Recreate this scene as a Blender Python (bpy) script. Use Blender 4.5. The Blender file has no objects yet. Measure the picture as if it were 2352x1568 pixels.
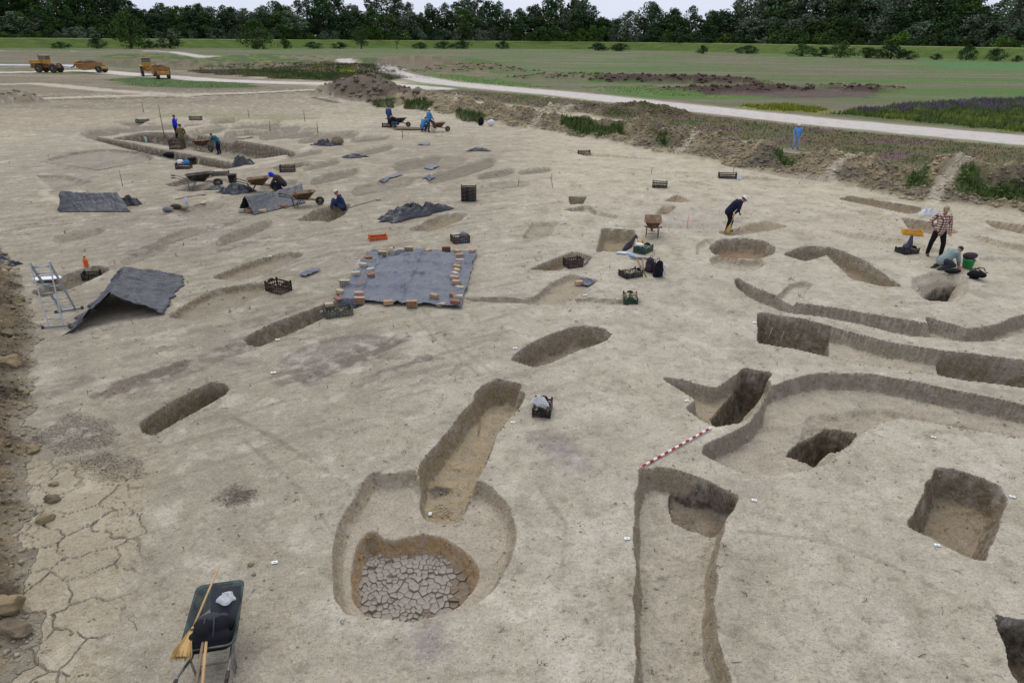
import bpy, bmesh, math, random
import numpy as np
from mathutils import Vector, Matrix
random.seed(7)
rad = math.radians
SC = bpy.context.scene
COL = SC.collection

# ---------------------------------------------------------------- camera
CAMH = 7.0
FPX, CX, CY, YH = 1561.9, 1176.0, 784.0, 87.3
PITCH = math.atan((CY - YH) / FPX)
ROLL = rad(0.5)
FW = np.array([0.0, math.cos(PITCH), -math.sin(PITCH)])
R0 = np.array([1.0, 0.0, 0.0])
U0 = np.array([0.0, math.sin(PITCH), math.cos(PITCH)])
RT = R0 * math.cos(ROLL) + U0 * math.sin(ROLL)
UP = U0 * math.cos(ROLL) - R0 * math.sin(ROLL)
cam = bpy.data.cameras.new('camera')
camo = bpy.data.objects.new('camera', cam)
COL.objects.link(camo)
cam.sensor_width = 36.0
cam.lens = 36.0 * FPX / 2352.0
cam.clip_start = 0.1
cam.clip_end = 12000
camo.matrix_world = Matrix((
    (RT[0], UP[0], -FW[0], 0), (RT[1], UP[1], -FW[1], 0),
    (RT[2], UP[2], -FW[2], CAMH), (0, 0, 0, 1)))
SC.camera = camo
SC.render.resolution_x, SC.render.resolution_y = 1024, 682

# ---------------------------------------------------------------- sky, sun, exposure
SUN_EL, SUN_AZ = rad(60), rad(-15)          # azimuth measured from +Y (view direction) towards +X
W = bpy.data.worlds.new('World')
SC.world = W
W.use_nodes = True
wn, wl = W.node_tree.nodes, W.node_tree.links
for n in list(wn):
    wn.remove(n)
sky = wn.new('ShaderNodeTexSky')
sky.sky_type = 'NISHITA'
sky.sun_disc = False
sky.sun_elevation = SUN_EL
sky.sun_rotation = SUN_AZ
sky.air_density = 1.0
sky.dust_density = 3.0
sky.ozone_density = 1.0
tc = wn.new('ShaderNodeTexCoord')
mp = wn.new('ShaderNodeMapping')
mp.inputs['Scale'].default_value = (1.0, 1.0, 4.0)
cl = wn.new('ShaderNodeTexNoise')
cl.inputs['Scale'].default_value = 1.6
cl.inputs['Detail'].default_value = 6
cl.inputs['Roughness'].default_value = 0.55
cr = wn.new('ShaderNodeValToRGB')
cr.color_ramp.elements[0].position = 0.30
cr.color_ramp.elements[0].color = (5.7, 6.5, 8.5, 1)
cr.color_ramp.elements[1].position = 0.72
cr.color_ramp.elements[1].color = (8.0, 8.4, 9.4, 1)
mx = wn.new('ShaderNodeMix')
mx.data_type = 'RGBA'
mx.inputs['Factor'].default_value = 0.86     # closed cloud layer over the clear sky
bg = wn.new('ShaderNodeBackground')
bg.inputs['Strength'].default_value = 0.085
wo = wn.new('ShaderNodeOutputWorld')
wl.new(tc.outputs['Generated'], mp.inputs['Vector'])
wl.new(mp.outputs['Vector'], cl.inputs['Vector'])
wl.new(cl.outputs['Fac'], cr.inputs['Fac'])
wl.new(sky.outputs['Color'], mx.inputs[6])
wl.new(cr.outputs['Color'], mx.inputs[7])
wl.new(mx.outputs[2], bg.inputs['Color'])
wl.new(bg.outputs['Background'], wo.inputs['Surface'])
sl = bpy.data.lights.new('sun', 'SUN')
sl.energy = 1.15
sl.angle = rad(48)
sl.color = (1.0, 0.965, 0.91)
so = bpy.data.objects.new('sun', sl)
COL.objects.link(so)
sdir = Vector((math.sin(SUN_AZ) * math.cos(SUN_EL), math.cos(SUN_AZ) * math.cos(SUN_EL), math.sin(SUN_EL)))
so.rotation_euler = sdir.to_track_quat('Z', 'Y').to_euler()
so.location = (30, 40, 60)
SC.view_settings.view_transform = 'Standard'
SC.view_settings.look = 'None'
SC.view_settings.gamma = 1.0
SC.view_settings.exposure = 0.40
SC.view_settings.use_curve_mapping = False
SC.render.engine = 'CYCLES'
SC.cycles.use_denoising = True
SC.cycles.max_bounces = 3
SC.cycles.diffuse_bounces = 2
SC.cycles.glossy_bounces = 2
SC.cycles.transparent_max_bounces = 6

# ---------------------------------------------------------------- projection helpers (photo point -> place on the ground)
def ray(ox, oy):
    return FW + RT * ((ox - CX) / FPX) + UP * ((CY - oy) / FPX)
def P(ox, oy, z=0.0):
    oy = max(oy, YH + (ox - CX) * math.tan(ROLL) + 2.5)      # stay below the horizon
    d = ray(ox, oy)
    t = (z - CAMH) / d[2]
    return np.array([d[0] * t, d[1] * t, z])
def depth_of(p):
    return float(np.dot(np.asarray(p) - np.array([0, 0, CAMH]), FW))
def mpp(p):
    return depth_of(p) / FPX
def lin(r, g, b, k=1.0):
    def f(c):
        c /= 255.0
        return (c / 12.92 if c <= 0.04045 else ((c + 0.055) / 1.055) ** 2.4) * k
    return np.array([f(r), f(g), f(b)])

# ---------------------------------------------------------------- numpy noise
_rg = np.random.RandomState(5)
_ANG = _rg.rand(65536) * 2 * math.pi
_GC, _GS = np.cos(_ANG).astype(np.float32), np.sin(_ANG).astype(np.float32)
def _hash(ix, iy, s):
    h = (ix.astype(np.int64) * 374761393 + iy.astype(np.int64) * 668265263 + s * 974711) & 0x7fffffff
    h = ((h ^ (h >> 13)) * 1274126177) & 0x7fffffff
    return (h ^ (h >> 16)) & 0xffff
def perlin(x, y, s=0):
    x0 = np.floor(x); y0 = np.floor(y)
    fx = (x - x0).astype(np.float32); fy = (y - y0).astype(np.float32)
    ix = x0.astype(np.int32) + s * 37; iy = (y0.astype(np.int32) + s * 91)
    ix0 = ix & 255; ix1 = (ix + 1) & 255; iy0 = (iy & 255) << 8; iy1 = ((iy + 1) & 255) << 8
    u = fx * fx * (3 - 2 * fx)
    v = fy * fy * (3 - 2 * fy)
    def g(i, j, dx, dy):
        k = i | j
        return _GC[k] * (fx - dx) + _GS[k] * (fy - dy)
    a = g(ix0, iy0, 0, 0); b = g(ix1, iy0, 1, 0); c = g(ix0, iy1, 0, 1); d = g(ix1, iy1, 1, 1)
    a += (b - a) * u; c += (d - c) * u
    return 1.5 * (a + (c - a) * v)
def fbm(x, y, sc, octv=3, s=0, gain=0.5):
    r = 0; a = 1.0; t = 0
    for i in range(octv):
        r = r + a * perlin(x * sc, y * sc, s + i * 17)
        t += a; a *= gain; sc *= 2.07
    return r / t
def sstep(a, b, x):
    t = np.clip((x - a) / (b - a), 0, 1)
    return t * t * (3 - 2 * t)
def voro_edge(x, y, s=0):
    """F2-F1 distance of a jittered cell pattern (1 cell per unit)"""
    x0 = np.floor(x); y0 = np.floor(y)
    f1 = np.full(x.shape, 9.0); f2 = np.full(x.shape, 9.0)
    for i in (-1, 0, 1):
        for j in (-1, 0, 1):
            px = x0 + i + _hash(x0 + i, y0 + j, s) / 65536.0
            py = y0 + j + _hash(x0 + i, y0 + j, s + 5) / 65536.0
            d = np.hypot(px - x, py - y)
            f2 = np.where(d < f1, f1, np.minimum(f2, d))
            f1 = np.minimum(f1, d)
    return f2 - f1
def sd_poly(X, Y, poly, m):
    """signed distance to a closed polygon, +m beyond its padded box"""
    poly = np.asarray(poly)
    out = np.full(X.shape, float(m))
    k = (X > poly[:, 0].min() - m) & (X < poly[:, 0].max() + m) & (Y > poly[:, 1].min() - m) & (Y < poly[:, 1].max() + m)
    if not k.any():
        return out
    x = X[k]; y = Y[k]
    d = np.full(x.shape, 1e9); ins = np.zeros(x.shape, bool)
    n = len(poly)
    for i in range(n):
        ax, ay = poly[i]; bx, by = poly[(i + 1) % n]
        ex, ey = bx - ax, by - ay
        wx, wy = x - ax, y - ay
        t = np.clip((wx * ex + wy * ey) / (ex * ex + ey * ey + 1e-12), 0, 1)
        d = np.minimum(d, (wx - ex * t) ** 2 + (wy - ey * t) ** 2)
        c = ((ay <= y) & (by > y)) | ((by <= y) & (ay > y))
        if abs(ey) > 1e-12:
            ins ^= c & (x < ax + (y - ay) * ex / ey)
    d = np.sqrt(d)
    out[k] = np.minimum(np.where(ins, -d, d), m)
    return out
def sd_line(X, Y, pts, m):
    """distance to a polyline and the position 0..n along it"""
    pts = np.asarray(pts)
    out = np.full(X.shape, float(m)); par = np.zeros(X.shape)
    k = (X > pts[:, 0].min() - m) & (X < pts[:, 0].max() + m) & (Y > pts[:, 1].min() - m) & (Y < pts[:, 1].max() + m)
    if not k.any():
        return out, par
    x = X[k]; y = Y[k]
    d = np.full(x.shape, 1e9); pr = np.zeros(x.shape)
    for i in range(len(pts) - 1):
        ax, ay = pts[i][:2]; bx, by = pts[i + 1][:2]
        ex, ey = bx - ax, by - ay
        t = np.clip(((x - ax) * ex + (y - ay) * ey) / (ex * ex + ey * ey + 1e-12), 0, 1)
        q = np.hypot(x - ax - ex * t, y - ay - ey * t)
        b = q < d
        d = np.where(b, q, d); pr = np.where(b, i + t, pr)
    out[k] = np.minimum(d, m); par[k] = pr
    return out, par
def PG(pts, z=0.0):
    return [P(a, b, z)[:2] for a, b in pts]
# ---------------------------------------------------------------- the dug ground
# every pit: rim outline, depth, wall run, unevenness of rim, soil of its walls, soil of its floor
GREY, BROWN, DARK, BUFF = lin(122, 112, 98), lin(104, 90, 70), lin(62, 54, 47), lin(150, 134, 106)
CLAYF = lin(168, 156, 136)
PITS = []
def chaikin(p, n=2, k=.16):
    p = np.asarray(p, float)
    for _ in range(n):
        q = np.roll(p, -1, 0)
        p = np.stack([p * (1 - k) + q * k, p * k + q * (1 - k)], 1).reshape(-1, 2)
    return p
def pit(pts, depth, w=0.06, rough=0.05, wall=GREY, floor=None, z=0.0):
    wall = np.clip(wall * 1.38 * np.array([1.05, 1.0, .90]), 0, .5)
    PITS.append(dict(poly=chaikin(PG(pts, z), 2, (.15 if len(pts) > 13 else .09) if len(pts) > 6 else .05), d=depth, w=w, r=rough, wall=wall, floor=floor))
# foreground
pit([(318, 970), (400, 922), (480, 880), (512, 882), (526, 893), (518, 906), (430, 955), (352, 996), (330, 990)], .62, .05, .03, BROWN, BROWN)
pit([(852, 1086), (905, 1092), (955, 1080), (985, 1120), (1060, 1130), (1100, 1106), (1133, 1122), (1164, 1156), (1180, 1200), (1183, 1240), (1166, 1294), (1134, 1352), (1085, 1390), (1050, 1405), (985, 1421), (937, 1431), (891, 1421), (826, 1412), (796, 1406), (772, 1380), (765, 1318), (767, 1252), (783, 1194), (824, 1130)], .25, .13, .05, lin(128, 117, 100), CLAYF)
pit([(808, 1254), (835, 1216), (862, 1207), (882, 1226), (907, 1233), (938, 1222), (972, 1216), (1018, 1222), (1060, 1248), (1092, 1274), (1107, 1311), (1094, 1350), (1066, 1384), (1040, 1404), (985, 1419), (937, 1429), (891, 1419), (830, 1410), (802, 1376), (800, 1304)], .60, .16, .03, lin(140, 116, 84), lin(118, 106, 92), z=-.18)
pit([(1065, 940), (1087, 922), (1106, 904), (1143, 889), (1187, 895), (1205, 905), (1190, 934), (1156, 977), (1134, 1002), (1128, 1034), (1099, 1090), (1084, 1118), (1076, 1150), (1058, 1174), (1005, 1180), (968, 1168), (954, 1138), (962, 1090), (968, 1062), (1006, 1021), (1037, 984)], .50, .12, .04, lin(118, 104, 82), lin(156, 139, 108))
pit([(1092, 928), (1112, 908), (1145, 896), (1186, 902), (1196, 908), (1182, 935), (1150, 978), (1136, 996), (1085, 985)], .60, .12, .02, lin(118, 104, 82), lin(164, 148, 118), z=-.25)
pit([(1472, 1080), (1530, 1074), (1620, 1102), (1702, 1140), (1668, 1190), (1648, 1250), (1642, 1320), (1640, 1400), (1655, 1480), (1690, 1640), (1712, 1800), (1480, 1800), (1466, 1568), (1458, 1400), (1462, 1250), (1460, 1130)], .46, .10, .07, lin(124, 113, 95), lin(172, 161, 142))
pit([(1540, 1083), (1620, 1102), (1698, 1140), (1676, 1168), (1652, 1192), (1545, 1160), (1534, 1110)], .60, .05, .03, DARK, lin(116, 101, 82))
pit([(2150, 1072), (2190, 1076), (2250, 1096), (2300, 1115), (2312, 1142), (2292, 1200), (2266, 1286), (2228, 1277), (2150, 1240), (2088, 1206), (2122, 1140)], .62, .14, .08, lin(96, 84, 68), lin(140, 124, 98))
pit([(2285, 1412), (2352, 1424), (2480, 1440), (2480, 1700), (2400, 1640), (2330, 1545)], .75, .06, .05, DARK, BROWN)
# basin with a deep hole
pit([(1758, 892), (1800, 878), (1865, 857), (1990, 858), (2120, 880), (2240, 905), (2352, 928), (2460, 950), (2460, 1040), (2352, 1003), (2230, 985), (2130, 966), (2060, 954), (2020, 966), (1972, 995), (1940, 1030), (1885, 1072), (1800, 1086), (1740, 1090), (1700, 1083), (1610, 1042), (1622, 1020), (1690, 990), (1725, 972), (1752, 930)], .42, .08, .05, lin(116, 106, 96), CLAYF)
pit([(1820, 905), (1990, 880), (2120, 900), (2352, 950), (2460, 975), (2460, 1010), (2352, 985), (2130, 962), (2060, 952), (1960, 980), (1780, 1012), (1790, 985)], .52, .55, .06, lin(116, 106, 96), lin(160, 147, 126))
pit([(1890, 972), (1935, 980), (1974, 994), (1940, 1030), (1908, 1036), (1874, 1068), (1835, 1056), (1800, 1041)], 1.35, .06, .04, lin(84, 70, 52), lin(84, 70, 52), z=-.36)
# stepped pit with rod beside it
pit([(1520, 868), (1560, 870), (1642, 892), (1706, 852), (1776, 878), (1708, 968), (1640, 980), (1575, 937), (1602, 918), (1560, 890)], .38, .06, .04, GREY, BUFF)
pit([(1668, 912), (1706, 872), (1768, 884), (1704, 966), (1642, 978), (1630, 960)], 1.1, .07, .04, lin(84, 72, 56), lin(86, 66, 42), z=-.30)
# long trenches on the right
pit([(1742, 718), (1850, 735), (1950, 762), (2060, 790), (2200, 810), (2352, 828), (2480, 845), (2480, 915), (2352, 888), (2300, 880), (2200, 868), (1900, 818), (1820, 800), (1742, 787)], .42, .06, .05, GREY, CLAYF)
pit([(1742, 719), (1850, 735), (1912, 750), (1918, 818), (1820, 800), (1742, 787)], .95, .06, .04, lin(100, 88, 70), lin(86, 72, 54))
pit([(2150, 803), (2352, 829), (2480, 846), (2480, 915), (2352, 888), (2200, 869), (2170, 850)], .75, .07, .05, lin(104, 92, 74), lin(100, 84, 64))
pit([(1690, 636), (1740, 664), (1800, 686), (1830, 697), (1900, 706), (2000, 722), (2140, 744), (2154, 774), (2085, 771), (1960, 738), (1880, 726), (1800, 717), (1730, 688), (1690, 656)], .40, .06, .04, lin(116, 108, 98), CLAYF)
pit([(1785, 680), (1815, 652), (1850, 645), (1868, 652), (1826, 698)], .15, .06, .02, GREY, lin(176, 165, 148))
pit([(2128, 728), (2165, 740), (2220, 756), (2280, 750), (2352, 722), (2480, 690), (2480, 760), (2352, 764), (2285, 782), (2210, 783), (2150, 776), (2135, 750)], .40, .10, .05, lin(120, 110, 98), CLAYF)
pit([(1628, 560), (1660, 549), (1705, 547), (1755, 554), (1780, 568), (1776, 582), (1745, 592), (1690, 592), (1640, 584)], .55, .06, .05, lin(110, 96, 78), lin(132, 104, 72))
pit([(1630, 594), (1650, 586), (1700, 596), (1748, 594), (1757, 606), (1735, 622), (1680, 620), (1640, 612)], .22, .07, .05, lin(130, 118, 98), CLAYF)
pit([(1598, 566), (1622, 548), (1640, 552), (1625, 580), (1600, 585)], .14, .10, .05, GREY, None)
pit([(1800, 583), (1850, 565), (1905, 567), (1935, 576), (1985, 598), (2030, 630), (2068, 656), (2030, 656), (1960, 642), (1925, 608), (1900, 584), (1850, 600)], .62, .10, .05, lin(112, 100, 82), lin(136, 118, 92))
pit([(2096, 640), (2150, 624), (2215, 636), (2224, 660), (2198, 692), (2128, 688), (2102, 662)], .30, .35, .06, lin(122, 112, 98), lin(118, 106, 92))
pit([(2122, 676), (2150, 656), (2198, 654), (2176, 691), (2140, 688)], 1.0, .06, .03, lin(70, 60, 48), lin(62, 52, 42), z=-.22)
# middle
pit([(1170, 825), (1210, 795), (1255, 772), (1310, 754), (1348, 748), (1385, 756), (1402, 768), (1394, 781), (1320, 807), (1270, 830), (1228, 841)], .60, .07, .04, lin(116, 104, 86), lin(140, 124, 100))
pit([(562, 775), (640, 738), (720, 708), (752, 695), (800, 688), (835, 700), (812, 708), (740, 731), (660, 768), (596, 795), (570, 790)], .48, .05, .03, lin(104, 92, 76), BROWN)
pit([(385, 726), (440, 690), (495, 664), (560, 652), (615, 648), (640, 660), (560, 694), (500, 716), (445, 736)], .20, .10, .06, BROWN, lin(140, 128, 108))
pit([(485, 638), (560, 606), (640, 582), (680, 579), (698, 586), (640, 612), (590, 632), (540, 645)], .20, .08, .05, BROWN, lin(140, 128, 108))
pit([(70, 671), (150, 632), (218, 609), (252, 616), (230, 632), (175, 658), (100, 682)], .28, .06, .04, BROWN, BROWN)
pit([(1219, 618), (1270, 596), (1319, 577), (1361, 590), (1330, 606), (1276, 622)], .42, .07, .03, lin(120, 106, 82), lin(140, 124, 96))
pit([(1226, 683), (1264, 651), (1309, 630), (1375, 644), (1349, 661), (1319, 683), (1289, 697), (1090, 692), (1062, 684), (1120, 683)], .17, .06, .04, GREY, lin(156, 142, 118))
pit([(1319, 682), (1345, 682), (1440, 688), (1475, 692), (1440, 698), (1330, 699)], .12, .06, .03, BROWN, None)
pit([(1384, 523), (1458, 528), (1457, 563), (1436, 576), (1371, 577)], .55, .05, .02, lin(126, 112, 88), lin(146, 130, 102))
pit([(1224, 510), (1280, 511), (1262, 544), (1200, 547)], .16, .06, .04, BROWN, lin(128, 116, 96))
pit([(1306, 450), (1346, 450), (1339, 468), (1311, 469)], .42, .05, .03, BROWN, BROWN)
pit([(1295, 483), (1339, 473), (1356, 473), (1371, 485), (1421, 494), (1413, 501), (1364, 491), (1339, 486)], .22, .06, .03, BROWN, None)
pit([(1526, 462), (1554, 447), (1585, 462), (1556, 465)], .30, .06, .03, BUFF, None)
pit([(1506, 491), (1524, 473), (1555, 474), (1534, 491)], .28, .06, .03, BUFF, BROWN)
pit([(1350, 516), (1395, 515), (1600, 514), (1660, 512), (1705, 500), (1712, 482), (1730, 492), (1718, 514), (1690, 530), (1640, 525), (1500, 524), (1475, 520), (1460, 522)], .10, .10, .05, BUFF, None)
pit([(1650, 532), (1700, 516), (1760, 508), (1812, 520), (1760, 530), (1700, 538), (1672, 541)], .28, .14, .04, BUFF, lin(140, 126, 104))
# right far
pit([(1928, 457), (1952, 450), (2040, 464), (2126, 480), (2094, 491), (2000, 472)], .36, .10, .04, lin(132, 116, 92), lin(138, 120, 94))
pit([(1962, 482), (2000, 484), (2030, 492), (2050, 505), (2020, 505), (1985, 492)], .16, .12, .05, BUFF, None)
pit([(2072, 500), (2138, 511), (2180, 522), (2200, 535), (2150, 540), (2090, 526)], .36, .07, .04, lin(110, 92, 70), lin(130, 114, 92))
pit([(2264, 505), (2352, 517), (2460, 530), (2460, 560), (2352, 537), (2284, 524)], .30, .08, .04, lin(122, 106, 80), lin(140, 120, 90))
pit([(2226, 540), (2260, 545), (2352, 566), (2460, 590), (2460, 610), (2352, 586), (2270, 560)], .18, .14, .05, lin(132, 116, 92), None)
pit([(2245, 592), (2300, 588), (2400, 600), (2460, 606), (2460, 622), (2352, 610), (2280, 606)], .14, .14, .05, GREY, None)
pit([(1902, 526), (1960, 536), (2040, 546), (2110, 560), (2180, 580), (2120, 576), (2040, 562), (1950, 545)], .15, .12, .05, BUFF, None)
pit([(1555, 415), (1600, 418), (1650, 428), (1590, 426)], .16, .15, .04, BUFF, None)
pit([(1298, 342), (1370, 352), (1520, 366), (1440, 364), (1340, 356)], .22, .2, .04, BUFF, BUFF)
pit([(1660, 402), (1740, 405), (1800, 414), (1740, 416), (1690, 412)], .2, .2, .04, BROWN, None)
# left middle
pit([(380, 424), (430, 408), (478, 399), (492, 405), (440, 422), (400, 428)], .34, .10, .04, lin(88, 80, 66), BROWN)
pit([(400, 436), (450, 428), (490, 412), (520, 408), (528, 416), (480, 434), (440, 442)], .2, .10, .04, lin(100, 92, 78), None)
pit([(625, 384), (660, 376), (705, 372), (712, 378), (680, 386), (640, 392)], .26, .12, .04, lin(100, 92, 76), BROWN)
pit([(682, 505), (725, 482), (770, 470), (805, 470), (790, 492), (758, 508)], .55, .12, .05, lin(110, 98, 76), lin(92, 76, 56))
pit([(940, 528), (985, 505), (1030, 488), (1076, 492), (1050, 510), (985, 532)], .24, .08, .04, BROWN, lin(132, 118, 92))
# big left excavation
pit([(255, 318), (330, 305), (420, 306), (520, 318), (640, 338), (682, 352), (600, 364), (545, 368), (470, 350), (360, 330)], 1.05, .2, .05, lin(74, 66, 54), lin(138, 128, 110))
pit([(195, 315), (215, 312), (520, 372), (560, 380), (520, 388), (430, 372), (330, 350)], .9, .2, .05, lin(76, 68, 56), lin(150, 140, 122))
pit([(102, 370), (150, 352), (240, 342), (330, 352), (350, 368), (225, 388)], .14, .2, .05, GREY, lin(134, 126, 112))
pit([(110, 428), (85, 404), (150, 405), (205, 418), (130, 440)], .12, .2, .05, GREY, lin(134, 126, 112))
pit([(850, 580), (880, 574), (952, 582), (900, 592)], .25, .07, .04, lin(90, 84, 60), BROWN)
pit([(640, 830), (700, 795), (820, 765), (930, 780), (900, 800), (860, 815), (1050, 822), (900, 838), (790, 858), (760, 880), (700, 892), (690, 880), (740, 845), (650, 838)], .07, .08, .06, lin(110, 100, 96), None)
pit([(270, 895), (330, 862), (420, 830), (470, 845), (400, 872), (318, 918)], .05, .08, .08, BROWN, None)
random.seed(3)
for (x, y, l, a, dp) in [(300, 281, 70, .05, .2), (440, 284, 60, .05, .2), (510, 277, 80, .05, .25), (560, 288, 90, .1, .25), (490, 294, 80, .1, .3),
        (610, 285, 90, .08, .22), (650, 293, 100, .08, .2), (600, 302, 110, .12, .3), (690, 300, 80, .1, .3), (700, 310, 80, .12, .25), (770, 312, 110, .12, .2),
        (850, 318, 90, .12, .18), (560, 306, 90, .08, .25), (640, 312, 90, .1, .25), (380, 290, 100, .06, .2), (290, 297, 90, .05, .2), (860, 345, 100, .25, .1), (770, 405, 120, .28, .1),
        (880, 428, 150, .22, .08), (990, 378, 170, .15, .08), (1060, 392, 170, .3, .1), (1140, 400, 90, .2, .1), (1170, 424, 100, .05, .07), (960, 372, 120, .2, .1),
        (420, 540, 130, .35, .09), (560, 535, 140, .4, .10), (1100, 437, 90, .1, .06), (330, 585, 120, .35, .07), (230, 305, 90, .05, .2), (330, 290, 90, .05, .2), (470, 302, 80, .1, .2), (720, 322, 70, .12, .2), (520, 318, 60, .1, .18), (1230, 392, 80, .1, .1), (700, 352, 90, .2, .1), (740, 378, 90, .25, .1), (640, 424, 90, .2, .1), (460, 480, 110, .2, .08), (180, 540, 120, .2, .08)]:
    h = l * .5; th = max(4.5, l * .085); dp *= 1.6
    ca, sa = math.cos(-a), math.sin(-a)
    pts = []
    for k in range(12):
        t = 2 * math.pi * k / 12
        px, py = h * math.copysign(abs(math.cos(t)) ** .6, math.cos(t)), th * math.copysign(abs(math.sin(t)) ** .6, math.sin(t))
        pts.append((x + px * ca - py * .2 * sa, y + px * sa * .9 + py))
    pit(pts, dp, .14, .05, lin(96, 88, 74), lin(116, 107, 92))

# ---- heaps: line of their foot towards the dig, and how high they stand
HEAPF = [(735, 214, .7), (800, 226, 1.9), (880, 240, 1.5), (960, 250, 1.2), (1060, 268, 1.3), (1180, 292, 1.0), (1290, 306, 1.0), (1390, 326, 1.5), (1480, 344, 1.3), (1570, 360, 1.2), (1660, 378, 1.0), (1760, 398, 1.2),
         (1860, 418, 1.3), (1960, 434, 1.2), (2060, 450, 1.3), (2160, 464, 1.4), (2260, 478, 1.4), (2352, 492, 1.4), (2480, 515, 1.4), (2620, 540, 1.3)]
_hf = np.array([P(a, b)[:2] for a, b, c in HEAPF]); _hh = np.array([c for a, b, c in HEAPF])
_tan = np.gradient(_hf, axis=0); _tan /= np.linalg.norm(_tan, axis=1)[:, None]
_nor = np.stack([-_tan[:, 1], _tan[:, 0]], 1)
_nor *= np.sign(_nor[:, 1])[:, None]
HEAPC = _hf + _nor * (1.2 + _hh * 1.9)[:, None]
FARHEAP = [  # separate mounds: photo x, y of the foot, half width m, half depth m, height
    (830, 222, 7.0, 5.0, 2.3), (960, 150, 26, 9, 2.2), (1080, 165, 15, 7, 1.6), (880, 148, 22, 8, 1.8), (1330, 182, 16, 5, .9), (1480, 190, 12, 4, 1.2), (1600, 193, 14, 4, 1.3),
    (1690, 195, 9, 3.5, 1.1), (1650, 214, 10, 3, .8), (1760, 210, 9, 3, .8), (1950, 206, 12, 3, .7), (2010, 212, 5, 2.2, .9), (660, 162, 26, 9, 1.2), (540, 155, 24, 9, 1.1), (320, 150, 26, 8, 1.3), (780, 168, 18, 7, 1.5), (1330, 262, 5, 3, .8), (1460, 266, 6, 3, 1.0),
    (-40, 240, 5, 3.5, 1.3), (720, 160, 20, 7, 1.4), (1000, 236, 5, 3, .9)]
LEFTB = PG([(-200, 500), (-10, 560), (30, 600), (66, 680), (86, 760), (70, 840), (80, 900), (72, 980), (90, 1020), (60, 1080), (55, 1150), (75, 1290), (75, 1420), (60, 1500), (30, 1600), (-20, 1800), (-900, 1800), (-900, 500)])
DIKE_BASE = [(-1500, 108), (-400, 110), (0, 111), (600, 111), (1100, 111.5), (1500, 116), (1800, 124), (2100, 132), (2352, 141), (2900, 158), (4200, 205)]
DIKEL = np.array(PG(DIKE_BASE))
ROAD = [((790, 146), 2.2), ((860, 158), 2.4), ((930, 174), 3.0), ((1010, 189), 3.4), ((1150, 203), 3.4), ((1300, 216), 3.4), ((1600, 249), 3.4), ((1900, 281), 3.4), ((2352, 322), 3.4), ((2800, 362), 3.4)]
ROADL = np.array(PG([r[0] for r in ROAD]))
CRACKZ = PG([(40, 1075), (180, 1045), (330, 1090), (330, 1200), (300, 1330), (250, 1420), (215, 1500), (200, 1568), (170, 1700), (-60, 1700), (10, 1300)])

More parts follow.
